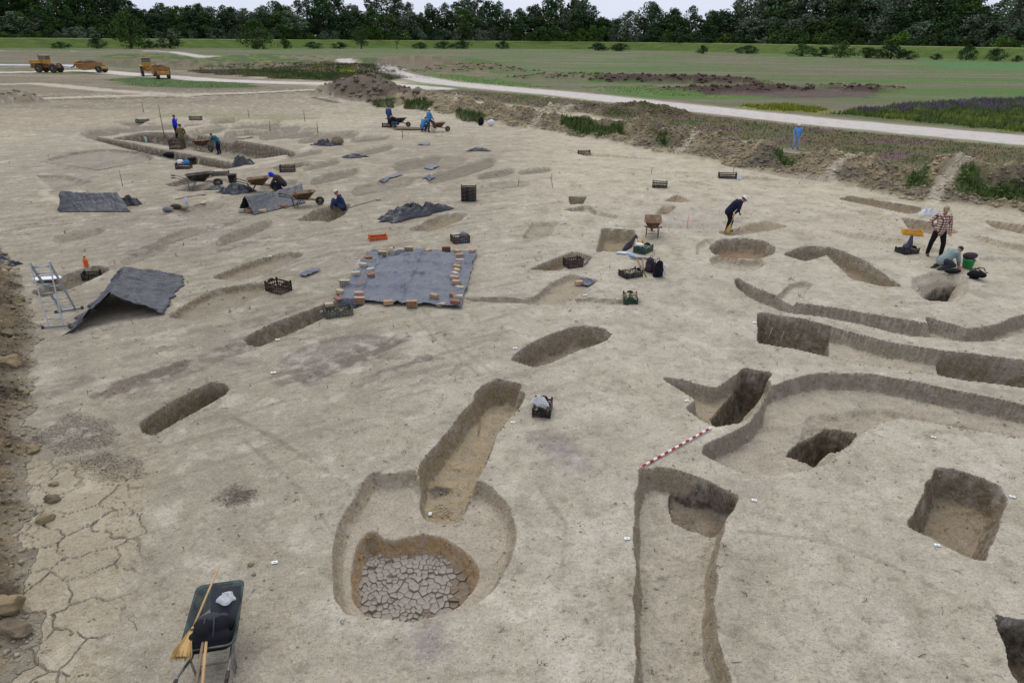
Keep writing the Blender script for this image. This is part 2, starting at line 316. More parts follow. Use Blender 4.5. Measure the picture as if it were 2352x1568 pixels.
_pgc = {}
def PGc(pts):
    k = tuple(map(tuple, pts))
    if k not in _pgc:
        _pgc[k] = np.array(PG(pts))
    return _pgc[k]
ROWK = 1.55
def terrain(X, Y, want=False):
    """height of the ground; with want also colour, wall colour and mask"""
    X = np.asarray(X, float); Y = np.asarray(Y, float)
    D = np.hypot(X, Y)
    z = .035 * fbm(X, Y, .35, 2, 1) + .016 * fbm(X, Y, 1.7, 3, 2) + (.010 * fbm(X, Y, 7.0, 2, 3) if D.min() < 35 else 0)
    nr = .7 * fbm(X, Y, 1.4, 2, 9) + (.16 * fbm(X, Y, 9.0, 2, 10) if D.min() < 30 else 0)
    n1 = fbm(X, Y, .5, 4, 21)
    n2 = fbm(X, Y, 3.0, 3, 22)
    dig = np.zeros(X.shape)
    if want:
        c = clay_colour(X, Y, D, n1, n2)
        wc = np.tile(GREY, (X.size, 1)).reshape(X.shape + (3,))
        pf = np.zeros(X.shape + (3,)); pa = np.zeros(X.shape)
    zp = np.zeros(X.shape)
    for p in PITS:
        w = np.maximum(max(p['w'] * 1.25, .15 * p['d']), ROWK * np.where(Y < 17.6, 2.4, np.where(Y < 30, 1.8, np.where(Y < 58, .9, 1.35))) * (Y * Y + 49) / 10934.0)
        d = sd_poly(X, Y, p['poly'], 1.2)
        near = d < 1.1
        if not near.any():
            continue
        dd = d[near] + p['r'] * nr[near] * 1.3
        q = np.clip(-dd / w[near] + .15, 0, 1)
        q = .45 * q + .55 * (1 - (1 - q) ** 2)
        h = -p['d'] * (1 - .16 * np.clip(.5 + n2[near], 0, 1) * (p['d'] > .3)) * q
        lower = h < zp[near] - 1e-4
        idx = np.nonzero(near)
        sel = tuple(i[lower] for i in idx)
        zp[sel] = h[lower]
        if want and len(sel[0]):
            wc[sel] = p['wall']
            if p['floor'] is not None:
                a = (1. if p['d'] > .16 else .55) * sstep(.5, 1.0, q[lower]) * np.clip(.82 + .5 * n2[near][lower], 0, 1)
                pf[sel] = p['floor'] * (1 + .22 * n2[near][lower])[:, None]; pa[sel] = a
    # crumbly, trodden edges
    z = z + zp
    if D.min() < 28:
        z = z + np.where(zp < -.02, .012 * fbm(X, Y, 14, 2, 19), 0)
    # heaps along the edge of the dig
    hasfar = D.max() > 24
    dl, pr = sd_line(X, Y, HEAPC, 14)
    hh = np.interp(pr, np.arange(len(_hh)), _hh)
    wdt = 1.6 + hh * 1.9
    lump = fbm(X, Y, .33, 3, 31) if hasfar else 0 * X
    rid = 1 - np.abs(fbm(X, Y, .8, 4, 33)) * 2.2 if hasfar else 0 * X
    prof = np.clip(1 - (dl + lump * 2.0) / wdt, 0, 1)
    heap = 1.02 * hh * (prof ** .8) * np.clip(.62 + 1.7 * lump, .12, 1.7) + prof * .55 * (rid - .5) + (.16 * prof * (1 - 2.4 * np.abs(fbm(X, Y, 2.1, 3, 35))) if hasfar else 0)
    heapm = sstep(.02, .18, prof)
    far = np.zeros(X.shape)
    for (ox, oy, a, b, hgt) in FARHEAP:
        cx, cy = P(ox, oy)[:2]
        cy += b * .8
        if abs(cy - Y.mean()) > b * 2 + np.ptp(Y) or not hasfar:
            continue
        r = np.hypot((X - cx) / a, (Y - cy) / b) + .35 * fbm(X, Y, 1.6 / a, 3, 41)
        far = np.maximum(far, hgt * np.clip(1 - r ** 2, 0, 1) * (1 + .25 * fbm(X, Y, 6.0 / a, 3, 43)))
    z = z + np.maximum(heap, 0)
    z = np.maximum(z, np.where(far > .02, far, -9))
    # spoil bank on the left edge
    bank = np.zeros(X.shape); lb = bank
    if D.min() < 30:
        bn = fbm(X, Y, 1.3, 3, 51)
        dlb = sd_poly(X, Y, LEFTB, 3.0) + .35 * bn + .10 * n2
        bank = np.clip(-dlb, 0, 3)
        lb = np.minimum(.34 * bank, .5) * (1 + .7 * bn) + .13 * (1 - np.abs(n2) * 2.5) * sstep(0, .5, bank)
        lb = np.where(bank > 0, np.maximum(lb, 0), 0)
    z = z + lb
    # open cracks of the dried mud in the near left corner
    ck = np.zeros(X.shape)
    dz = sd_poly(X, Y, CRACKZ, 2.0)
    kz = dz < .5
    if kz.any():
        xx = X[kz] + .22 * fbm(X[kz], Y[kz], 2, 3, 61); yy = Y[kz] + .22 * fbm(X[kz], Y[kz], 2, 3, 62)
        e1 = voro_edge(xx * 1.35, yy * 1.9, 71) / 1.7
        e2 = voro_edge(xx * 5.2, yy * 5.2, 72) / 5.2
        m = sstep(.35, -.15, dz[kz]) * (bank[kz] < .1)
        ck[kz] = np.maximum((1 - sstep(.005, .022, e1)) * m * np.clip(.75 + 1.2 * n1[kz], .35, 1), .55 * (1 - sstep(.002, .011, e2)) * m * sstep(-.1, .25, n1[kz] + .1 + dz[kz] * .3))
        z = z - .045 * ck
    if D.max() > 100:
        off = Y - np.interp(X, DIKEL[:, 0], DIKEL[:, 1])          # metres beyond the foot of the dike
    else:
        off = np.full(X.shape, -99.0)
    dk = off
    if not want:
        return z
    c, wc, msk = zones(X, Y, D, c, wc, n1, n2, heapm, prof, far, bank, lb, ck, off, dk, lump, rid)
    ash = sstep(.05, -.05, sd_poly(X, Y, np.array(PG([(985, 1125), (1000, 1116), (1036, 1124), (1030, 1138), (1000, 1142)], -.45)), 1.0) + .06 * n2) * .85
    pf = pf * (1 - ash[..., None]) + lin(52, 46, 42) * ash[..., None]
    c = c * (1 - pa[..., None]) + pf * pa[..., None]
    slope = np.zeros(X.shape)
    return z, c, wc, msk

def clay_colour(X, Y, D, n1, n2):
    a = lin(186, 176, 156); b = lin(168, 158, 138); w = lin(187, 174, 148)
    c = np.empty(X.shape + (3,))
    t = np.clip(.5 + 1.0 * n1 + .5 * n2, 0, 1)[..., None]
    c[:] = a * t + b * (1 - t)
    far = sstep(16, 45, D)[..., None] * .75
    c = c * (1 - far) + (w * (1 + .10 * n1[..., None])) * far
    # greyer loam on the left half
    L = sstep(2.0, -7.0, X - (D - 12) * .10) * sstep(75, 45, D)
    L = (L * np.clip(.75 + .6 * n1, 0, 1))[..., None]
    c = c * (1 - L) + lin(148, 137, 117) * L
    return c

def zones(X, Y, D, c, wc, n1, n2, heapm, prof, far, bank, lb, ck, off, dk, lump, rid):
    green = np.zeros(X.shape)
    big = fbm(X, Y, .05, 4, 81)
    fine = fbm(X, Y, .35, 3, 83)
    def put(m, col, var=.15):
        nonlocal c
        m = np.clip(m, 0, 1)
        k = m > .002
        if not k.any():
            return
        q = m[k][:, None]
        c[k] = c[k] * (1 - q) + np.asarray(col) * (1 + var * (n2[k] + fine[k])[:, None]) * q
    def area(pts, soft, rough=1.0):
        mg = soft + rough * 2.3
        d = sd_poly(X, Y, PGc(pts), mg)
        k = np.abs(d) < mg
        if k.any():
            d[k] += rough * 2.2 * fbm(X[k], Y[k], .35 / max(rough, .15), 3, 85)
        return sstep(soft, -soft, d)
    fld = np.zeros(X.shape); rd = None
    if D.max() > 27:
        # ground beyond the heaps: fields
        beyond = [(-1500, 205), (0, 205), (250, 205), (450, 200), (700, 196), (860, 205), (1000, 235), (1180, 262), (1290, 278), (1390, 295), (1570, 325), (1760, 362), (1860, 380), (1960, 398), (2160, 430), (2352, 455), (2600, 490), (3600, 640),
                  (9000, 640), (9000, 95), (-1500, 95)]
        f0 = sd_poly(X, Y, PGc([(-1500, 112), (300, 118), (700, 140), (900, 175), (1000, 205), (1180, 240), (1300, 256), (1390, 268), (1570, 300), (1760, 330), (1960, 365), (2160, 398), (2352, 425), (2600, 460), (3600, 600), (9000, 600), (9000, 100), (3000, 95.5), (-1500, 92)]), 400)
        fld = sstep(3, -3, f0 + 4 * fine)
        put(fld, lin(100, 102, 72))
        # streaks of the field, running along the dike
        st = fbm(X * .018 + .2 * big, Y * .11, 1.0, 4, 87)
        put(fld * sstep(.0, .35, st), lin(116, 106, 90))
        put(fld * sstep(.04, -.24, st), lin(80, 108, 50))
        put(fld * sstep(.25, .5, fbm(X * .012, Y * .16, 1.0, 3, 88)) * .8, lin(104, 124, 74))
        # weedy strip between heaps and road
        rd, rp = sd_line(X, Y, ROADL, 60)
        rw = np.interp(rp, np.arange(len(ROAD)), [r[1] for r in ROAD])
        strip = area([(1000, 205), (1150, 214), (1300, 226), (1600, 262), (1900, 295), (2352, 340), (2800, 385), (2800, 520), (2352, 430), (2160, 400), (1960, 368), (1760, 332), (1570, 300), (1390, 268), (1300, 256), (1180, 240), (1050, 226), (930, 210)], .8, .5)
        put(strip, lin(98, 92, 62), .25)
        put(strip * sstep(.05, .35, fbm(X, Y, .25, 3, 91)), lin(104, 82, 78), .2)
        put(strip * sstep(.0, .4, fbm(X, Y, .4, 3, 92)), lin(70, 84, 42), .2)
        green = np.maximum(green, strip * .55)
        g = area([(930, 176), (1100, 196), (1400, 208), (1330, 200), (1500, 196), (1700, 226), (1560, 222), (1250, 200), (1120, 178), (1000, 168)], 1.5, 1.5)
        put(g, lin(92, 118, 58), .2); green = np.maximum(green, g * .6)
        # right: weeds with purple flowers, bright green edge
        g = area([(1900, 262), (2000, 246), (2120, 236), (2352, 232), (2800, 245), (2800, 340), (2352, 305), (2100, 280)], 1.2, 1.2)
        put(g, lin(90, 106, 56), .35); green = np.maximum(green, g * .75)
        put(g * sstep(.05, .3, fbm(X, Y, .3, 3, 93)), lin(118, 128, 52), .25)
        pf = area([(1960, 258), (2060, 240), (2200, 231), (2352, 226), (2800, 232), (2800, 262), (2352, 253), (2200, 252), (2060, 258)], 1.2, 1.5)
        put(pf * sstep(-.25, .15, fbm(X, Y, .5, 3, 94)), lin(100, 86, 110), .35); green = np.maximum(green, pf * .8)
        g = area([(1680, 244), (1800, 240), (1900, 250), (1890, 262), (1780, 256)], .8, .8)
        put(g, lin(128, 134, 48), .2); green = np.maximum(green, g * .7)
        put(area([(1540, 200), (1700, 205), (2000, 208), (2040, 214), (1990, 224), (1800, 226), (1640, 218)], 1.0, 1.5), lin(92, 78, 70), .3)
        put(area([(2100, 140), (2352, 146), (2800, 158), (2800, 176), (2352, 163), (2160, 156)], 3, 2), lin(78, 116, 66), .1)
        # left: green hummocks, pale tracks, scraped ground
        lf = area([(-900, 112), (120, 118), (330, 116), (470, 128), (300, 150), (-900, 160)], 4, 3)
        put(lf, lin(118, 110, 94))
        put(lf * sstep(-.05, .3, st + .3 * fine), lin(92, 104, 62))
        g = area([(180, 140), (260, 124), (380, 124), (470, 132), (600, 124), (760, 130), (880, 155), (940, 180), (860, 190), (700, 184), (500, 172), (380, 160), (200, 154)], 2, 2)
        put(g, lin(72, 88, 48), .3); green = np.maximum(green, g)
        put(g * sstep(.12, .35, fbm(X, Y, .22, 3, 96)), lin(120, 124, 48), .2)
        put(area([(640, 128), (900, 132), (1000, 142), (1120, 160), (1130, 180), (1000, 172), (860, 146), (700, 140)], 2, 2) * sstep(-.3, .2, fine), lin(120, 108, 88), .3)
        g = area([(240, 183), (330, 176), (420, 180), (540, 190), (600, 200), (480, 204), (300, 198)], 1, 1.2)
        put(g, lin(84, 106, 56), .2); green = np.maximum(green, g * .5)
        # scraped darker band in the far left of the dig
        put(area([(-300, 178), (120, 176), (330, 196), (600, 206), (740, 204), (740, 220), (400, 228), (-300, 236)], 2, 2) * sstep(-.35, .3, st + .4 * fine), lin(122, 108, 92), .2)
        put(area([(-900, 140), (100, 140), (330, 160), (700, 190), (760, 206), (700, 222), (300, 236), (-900, 250)], 4, 4) * np.clip(.65 + .7 * st + .4 * fine, .25, .95), lin(134, 122, 98), .2)
        put(area([(-900, 120), (150, 118), (330, 140), (420, 170), (100, 176), (-900, 176)], 4, 4) * sstep(-.1, .3, st + .5 * fine) * .8, lin(94, 104, 62), .2)
        put(area([(-400, 176), (200, 172), (700, 198), (760, 214), (700, 262), (420, 262), (260, 300), (-400, 330)], 3, 3) * .65, lin(164, 150, 126), .2)
        put(area([(-400, 176), (200, 172), (700, 198), (760, 214), (700, 240), (300, 250), (-400, 300)], 3, 3) * sstep(.0, .35, fbm(X * .05, Y * .3, 1, 4, 141)) * .8, lin(126, 112, 92), .2)
        put(area([(-900, 118), (100, 118), (330, 140), (700, 184), (770, 204), (740, 226), (300, 240), (-900, 262)], 5, 4) * np.clip(.75 + .5 * st + .5 * fine, .35, 1), lin(116, 106, 88), .25)
        put(area([(-900, 200), (300, 214), (760, 210), (900, 262), (700, 285), (300, 285), (-900, 330)], 5, 4) * np.clip(.5 + .6 * st + .5 * fine, .1, .85), lin(138, 126, 104), .2)
        put(area([(-900, 118), (150, 118), (330, 140), (420, 170), (100, 176), (-900, 176)], 4, 4) * sstep(-.05, .3, st + .5 * fine) * .8, lin(86, 98, 56), .2)
        g = area([(240, 183), (330, 176), (420, 180), (540, 190), (600, 200), (480, 204), (300, 198)], 1, 1.2)
        put(g, lin(76, 98, 50), .2)
        for pts, wd, col in [([(-300, 172), (60, 166), (200, 162), (320, 172), (480, 184), (640, 190), (740, 192), (900, 196), (1000, 204)], 3.0, lin(198, 190, 178)),
                             ([(330, 117), (400, 120), (470, 132)], 3.0, lin(186, 178, 170)), ([(-200, 147), (60, 150), (170, 150), (210, 154)], 3.4, lin(196, 198, 204)),
                             ([(-200, 232), (100, 226), (300, 220), (560, 214), (740, 206)], 1.4, lin(188, 176, 152)), ([(-200, 200), (80, 192), (250, 208), (460, 222)], 1.6, lin(180, 168, 148))]:
            d, _ = sd_line(X, Y, PGc(pts), 30)
            put(sstep(wd * 1.25, wd * .7, d + .8 * fine), col, .06)
        for pts, wd in [([(140, 229), (250, 227), (400, 224)], .7), ([(450, 222), (560, 217), (640, 213), (735, 208)], .9), ([(0, 226), (130, 222)], .8), ([(720, 224), (770, 236)], .6)]:
            d, _ = sd_line(X, Y, PGc(pts), 6)
            put(sstep(wd * 1.2, wd * .6, d + .3 * fine), lin(84, 74, 60), .2)
        g = area([(340, 262), (460, 258), (640, 264), (760, 272), (640, 276), (460, 270), (360, 268)], .6, .8)
        put(g * .6, lin(126, 128, 84), .2)
        # the road
        put(sstep(.5, -.3, rd - rw + .25 * fine), lin(196, 188, 178), .05)
        put(sstep(1.6, .3, np.abs(rd - rw - .8)) * .5 * (fine > -.3), lin(150, 138, 118))
    # heaps
    put(heapm, lin(140, 126, 102), .3)
    put(heapm * sstep(.0, .3, fbm(X, Y, .6, 3, 101)), lin(162, 146, 114), .25)
    put(heapm * sstep(.0, .35, fbm(X, Y, .5, 3, 102)), lin(112, 102, 88), .25)
    fm = sstep(.05, .25, far) * (heapm < .5)
    dark = area([(1290, 195), (1400, 178), (1560, 182), (1720, 190), (1790, 205), (1960, 206), (2060, 214), (1960, 222), (1700, 222)], 1, 1.5)
    put(fm * dark, lin(74, 60, 52), .4)
    put(fm * (1 - dark) * sstep(-.25, .3, fine + .6 * n1) * (Y < 200), lin(120, 106, 88), .25)
    m1 = area([(745, 222), (760, 185), (830, 172), (930, 205), (960, 230), (860, 240)], .8, .8)
    put(m1, lin(106, 94, 80), .25)
    # grass growing on the heaps
    for pts in [[(1285, 292), (1370, 304), (1440, 316), (1440, 326), (1360, 318), (1290, 302)], [(2170, 440), (2260, 452), (2352, 464), (2440, 476), (2440, 490), (2330, 478), (2200, 460)], [(1500, 330), (1530, 334), (1530, 342), (1505, 340)],
                [(860, 238), (910, 238), (900, 248), (866, 248)], [(1050, 262), (1120, 275), (1100, 285), (1060, 276)], [(1780, 378), (1830, 384), (1830, 394), (1785, 388)], [(2070, 430), (2120, 434), (2120, 446), (2075, 442)], [(930, 240), (1000, 248), (980, 256), (930, 250)]]:
        g = area(pts, .4, .35)
        put(g, lin(80, 98, 50), .3); green = np.maximum(green, g * 1.0)
    # trodden paths, pale
    for pts, wd in [([(1150, 306), (1215, 298), (1262, 278), (1285, 262), (1310, 258)], .55), ([(1420, 390), (1500, 374), (1560, 354), (1610, 334), (1670, 318)], .5), ([(1780, 460), (1880, 428), (1930, 406), (1960, 396), (1935, 384)], .5),
                    ([(2140, 470), (2150, 450), (2190, 438), (2230, 432)], .55), ([(560, 372), (640, 360), (690, 350), (720, 330), (800, 316), (900, 306), (1000, 310), (1200, 312)], .5), ([(230, 330), (180, 330), (158, 318), (185, 306)], .45),
                    ([(140, 465), (100, 446), (105, 425), (90, 400)], .4), ([(400, 425), (480, 395), (560, 385), (660, 362)], .5), ([(1240, 222), (1400, 234)], .3)]:
        d, _ = sd_line(X, Y, PGc(pts), 10)
        put(sstep(wd * .85, wd * .25, d + .22 * n2) * .8, lin(190, 178, 156), .05)
    # left bank
    put(sstep(-.02, .4, bank), lin(122, 108, 88), .35)
    put(sstep(-.05, .15, bank) * sstep(.05, .4, fbm(X, Y, 1.5, 3, 111)) * .7, lin(150, 132, 100), .25)
    put(sstep(-.05, .15, bank) * sstep(.05, .35, fbm(X, Y, 1.1, 3, 112)), lin(92, 80, 66), .25)
    if D.max() > 25 and D.min() < 70:
        for pts, wd in [([(102, 371), (160, 381), (225, 390), (290, 378), (350, 367)], .22), ([(110, 366), (170, 350), (245, 342), (335, 352), (350, 366)], .15), ([(85, 404), (150, 404), (206, 418), (120, 440)], .16), ([(200, 316), (330, 352), (430, 374), (520, 388)], .12)]:
            d, _ = sd_line(X, Y, PGc(pts), 3)
            put(sstep(wd * 1.5, wd * .6, d + .12 * n2), lin(104, 95, 82), .2)
    # soil marks on the stripped surface: darker fills, ash
    for pts, col, a, so_ in [([(640, 835), (700, 795), (820, 762), (935, 782), (900, 802), (790, 850), (720, 880), (690, 880)], lin(128, 118, 112), .8, .12), ([(460, 760), (520, 748), (560, 785), (610, 850), (520, 840), (470, 800)], lin(134, 126, 114), .6, .15),
                     ([(275, 895), (330, 862), (420, 828), (475, 850), (400, 875), (320, 920)], lin(124, 112, 98), .7, .12), ([(1215, 1000), (1280, 990), (1345, 1040), (1340, 1090), (1270, 1070)], lin(124, 119, 116), .85, .25), ([(190, 1060), (240, 1040), (330, 1060), (320, 1095), (230, 1105)], lin(104, 95, 88), 1., .15),
                     ([(495, 1140), (540, 1112), (590, 1125), (575, 1150), (520, 1160)], lin(96, 87, 78), 1., .10), ([(80, 1010), (160, 950), (260, 970), (260, 1020), (150, 1040)], lin(124, 114, 102), .8, .2), ([(930, 1440), (1010, 1430), (1040, 1490), (990, 1530), (930, 1500)], lin(118, 112, 110), .85, .22),
                     ([(975, 1125), (1000, 1112), (1040, 1122), (1035, 1142), (1000, 1146)], lin(52, 46, 42), .95, .05), ([(250, 500), (450, 470), (560, 500), (600, 560), (420, 590), (200, 560)], lin(140, 131, 118), .6, .5), ([(700, 560), (820, 540), (840, 600), (760, 640), (680, 600)], lin(146, 137, 124), .5, .4),
                     ([(1740, 690), (1860, 700), (2100, 740), (1960, 720)], lin(150, 142, 132), .4, .2), ([(1620, 1090), (1740, 1095), (1790, 1110), (1720, 1140)], lin(150, 140, 128), .5, .15), ([(0, 330), (140, 300), (260, 330), (220, 420), (60, 440)], lin(152, 142, 124), .6, .8),
                     ([(1380, 880), (1500, 860), (1590, 900), (1500, 960)], lin(176, 164, 142), .6, .4), ([(1470, 480), (1700, 470), (1720, 520), (1500, 520)], lin(168, 158, 146), .5, .4), ([(40, 300), (260, 290), (420, 300), (200, 312)], lin(134, 124, 110), .7, .8)]:
        d = sd_poly(X, Y, PGc(pts), 4) + so_ * 1.4 * (n2 + .6 * n1)
        put(sstep(so_, -so_, d) * a * np.clip(.75 + .8 * n2, .2, 1) , col, .15)
    # blotches everywhere on the clay
    clay = (1 - fld) * (1 - np.clip(heapm * 2, 0, 1)) * (bank <= 0) * (D < 110)
    sp = fbm(X, Y, 1.1, 4, 121, .65)
    put(clay * sstep(.08, .36, sp) * .36, lin(142, 130, 112))
    put(clay * sstep(.10, .38, -sp) * .4, lin(202, 192, 174))
    if D.min() < 40:
        s2 = fbm(X, Y, 5.0, 3, 127, .65)
        put(clay * sstep(.20, .40, s2 + .3 * sp) * .40, lin(124, 112, 95), .2)
        put(clay * sstep(.20, .42, -s2 + .25 * n1) * .22, lin(204, 195, 180), .05)
    # grey streaks of scraping, fanning out over the middle left
    sx = X * .55 - Y * .83
    sy = X * .83 + Y * .55
    sk = fbm(sy * .45, sx * 3.2, 1.0, 4, 123)
    left = clay * sstep(3.5, -1, X) * sstep(8, 13, D)
    put(left * sstep(.08, .36, sk) * .42, lin(122, 110, 95), .2)
    put(left * sstep(.14, .42, -sk) * .22, lin(188, 178, 162), .1)
    # outlines of unexcavated graves: long dark fills
    if D.max() > 9 and D.min() < 60:
        for (ox, oy, ln, wd, dk_) in [(370, 560, 150, 30, .6), (470, 530, 150, 26, .6), (300, 600, 130, 26, .4), (560, 560, 120, 24, .5), (250, 520, 140, 24, .5), (330, 870, 210, 46, .8), (540, 800, 110, 60, .5), (760, 830, 220, 70, .7), (860, 800, 150, 40, .6), (900, 850, 190, 26, .5), (640, 720, 150, 40, .4), (120, 900, 150, 50, .5),
                                    (250, 370, 190, 30, .5), (160, 420, 130, 26, .5), (700, 600, 140, 30, .35), (820, 640, 100, 30, .3), (1000, 400, 150, 12, .5), (880, 430, 140, 12, .5), (770, 406, 120, 12, .5), (640, 470, 120, 14, .4), (1160, 430, 90, 14, .4), (1010, 860, 150, 18, .4), (420, 480, 130, 16, .5), (60, 520, 160, 24, .4), (480, 690, 160, 30, .3)]:
            p0 = P(ox - ln * .42, oy + ln * .16 * min(1, oy / 700)); p1 = P(ox + ln * .42, oy - ln * .16 * min(1, oy / 700))
            hw = .5 * wd * mpp(P(ox, oy)) * 1.3
            d, pr = sd_line(X, Y, [p0[:2], p1[:2]], hw * 3 + .6)
            if d.min() > hw * 2: continue
            m = sstep(hw * 1.08, hw * .88, d + .12 * n2 + .06 * n1)
            put(clay * m * min(1, dk_ * 1.35) * np.clip(.7 + 1.2 * n2 + .8 * sk, .2, 1), lin(112, 101, 88), .25)
            put(clay * m * dk_ * sstep(.05, .3, -n2) * .5, lin(188, 178, 162), .1)
    # old section lines and barrow ruts
    if D.min() < 32:
        for pts, wd, col, al in [([(540, 960), (640, 1012), (720, 1062), (800, 1115)], .05, lin(104, 92, 76), .7), ([(880, 640), (1000, 780), (1100, 860)], .06, lin(128, 116, 98), .5), ([(905, 630), (1025, 775), (1122, 850)], .06, lin(128, 116, 98), .5), ([(1150, 690), (1300, 760), (1500, 800), (1720, 800)], .07, lin(196, 187, 170), .5),
                                 ([(560, 1010), (700, 1130), (760, 1220)], .045, lin(108, 96, 80), .5), ([(1240, 1120), (1300, 1200), (1290, 1330)], .05, lin(112, 100, 86), .5), ([(1700, 1220), (1900, 1240), (2050, 1300), (2250, 1400)], .045, lin(116, 104, 90), .5), ([(380, 640), (560, 600), (720, 540)], .07, lin(112, 100, 86), .5), ([(200, 760), (420, 700), (640, 620), (760, 575)], .08, lin(188, 178, 160), .5)]:
            d, _ = sd_line(X, Y, PGc(pts), 1.0)
            if d.min() > .5: continue
            put(clay * sstep(wd * 1.6, wd * .5, d + .08 * n2 + .06 * n1) * al * np.clip(.6 + 1.4 * n2, .1, 1), col, .15)
    cz = sstep(.4, -.3, sd_poly(X, Y, PGc([(40, 1060), (330, 1070), (330, 1200), (250, 1420), (200, 1700), (-60, 1700), (10, 1300)]), 3)) * (bank <= 0)
    put(cz * .55 * np.clip(.7 + n1, .2, 1), lin(178, 162, 132), .1)
    put(ck * .48, lin(104, 92, 72), .1)  # crack insides darkened in the colour too, imitating the shadow in them
    # the dike and beyond
    dm = sstep(-1.5, 1.5, off)
    put(dm, lin(70, 92, 44), .12)
    put(sstep(-6, -1, off) * sstep(4, 0, off) * .7, lin(108, 104, 78), .25)
    put((off > 20) * 1.0, lin(44, 58, 30), .1)
    green = np.maximum(green, dm * .2)
    msk = np.stack([clay, np.clip(green, 0, 1), np.clip(heapm + (bank > 0) + fm, 0, 1)], -1)
    return c, wc, msk

def rows():
    y = 1900.0; out = []
    while y > 1.0:
        dep = PITCH + math.atan((y - CY) / FPX)
        if dep < 0.0125:
            break
        out.append(CAMH / math.tan(dep))
        y -= 2.6 if y > 900 else 2.2 if y > 700 else 1.8 if y > 470 else .9 if y > 262 else 1.35
    d = out[-1]
    while d < 9000:
        d *= 1.12; out.append(d)
    return np.array([-40.0, -10.0, 0.0, 2.5] + [v for v in out if v > 3.0])
def cols():
    t = list(np.arange(-1330, 1331, 2.75))
    e = []; a = 1330; s = 6
    while a < 9000:
        a += s; s *= 1.35; e.append(a)
    return np.array([-v for v in e[::-1]] + t + e)
def grid_mesh(name, V, nr, nc):
    me = bpy.data.meshes.new(name)
    me.vertices.add(nr * nc)
    me.vertices.foreach_set('co', V.astype(np.float32).ravel())
    r = np.arange(nr - 1)[:, None] * nc + np.arange(nc - 1)[None, :]
    q = np.stack([r, r + 1, r + nc + 1, r + nc], -1).reshape(-1, 4)
    me.loops.add(q.size); me.polygons.add(len(q))
    me.loops.foreach_set('vertex_index', q.ravel().astype(np.int32))
    me.polygons.foreach_set('loop_start', np.arange(0, q.size, 4, dtype=np.int32))
    me.polygons.foreach_set('use_smooth', np.ones(len(q), bool))
    me.update(); me.validate()
    return me
_D = rows(); _T = cols()
_Z = np.maximum(_D * math.cos(PITCH) + CAMH * math.sin(PITCH), 7.0)
GX = (_Z[:, None] * _T[None, :] / FPX); GY = np.repeat(_D[:, None], len(_T), 1)
from concurrent.futures import ThreadPoolExecutor
_nc = 16
_parts = [(i, min(i + _nc, len(_D))) for i in range(0, len(_D), _nc)]
with ThreadPoolExecutor(4) as ex:
    _res = list(ex.map(lambda ab: terrain(GX[ab[0]:ab[1]], GY[ab[0]:ab[1]], True), _parts))
GZ, GC, GW, GM = [np.concatenate([r[k] for r in _res]) for k in range(4)]
gme = grid_mesh('ground', np.stack([GX, GY, GZ], -1), len(_D), len(_T))
def add_col(me, nm, arr):
    a = me.attributes.new(nm, 'FLOAT_COLOR', 'POINT')
    b = np.ones((arr.reshape(-1, 3).shape[0], 4), np.float32); b[:, :3] = np.clip(arr.reshape(-1, 3), 0.004, 1)
    a.data.foreach_set('color', b.ravel())
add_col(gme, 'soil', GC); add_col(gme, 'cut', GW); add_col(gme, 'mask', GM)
# ---------------------------------------------------------------- materials
MATS = {}
class NT:
    def __init__(s, name):
        s.m = bpy.data.materials.new(name); s.m.use_nodes = True
        s.n = s.m.node_tree.nodes; s.l = s.m.node_tree.links
        s.b = s.n['Principled BSDF']
    def new(s, t, **kw):
        x = s.n.new(t)
        for k, v in kw.items():
            setattr(x, k, v)
        return x
    def link(s, a, b):
        s.l.new(a, b)
    def noise(s, vec, scale, detail=4, rough=.55):
        x = s.new('ShaderNodeTexNoise'); x.inputs['Scale'].default_value = scale
        x.inputs['Detail'].default_value = detail; x.inputs['Roughness'].default_value = rough
        s.link(vec, x.inputs['Vector']); return x.outputs['Fac']
    def math(s, op, a, b=None, c=None, clamp=False):
        x = s.new('ShaderNodeMath', operation=op, use_clamp=clamp)
        for i, v in enumerate((a, b, c)):
            if v is None: continue
            if isinstance(v, (int, float)): x.inputs[i].default_value = v
            else: s.link(v, x.inputs[i])
        return x.outputs[0]
    def mapr(s, v, a, b, c=0., d=1.):
        x = s.new('ShaderNodeMapRange'); x.inputs[1].default_value = a; x.inputs[2].default_value = b
        x.inputs[3].default_value = c; x.inputs[4].default_value = d
        s.link(v, x.inputs[0]); return x.outputs[0]
    def mix(s, f, a, b, blend='MIX'):
        x = s.new('ShaderNodeMix', data_type='RGBA', blend_type=blend)
        for i, v in ((0, f), (6, a), (7, b)):
            if isinstance(v, (int, float)): x.inputs[i].default_value = v
            elif isinstance(v, (tuple, list, np.ndarray)): x.inputs[i].default_value = (*[float(q) for q in v[:3]], 1)
            else: s.link(v, x.inputs[i])
        return x.outputs[2]
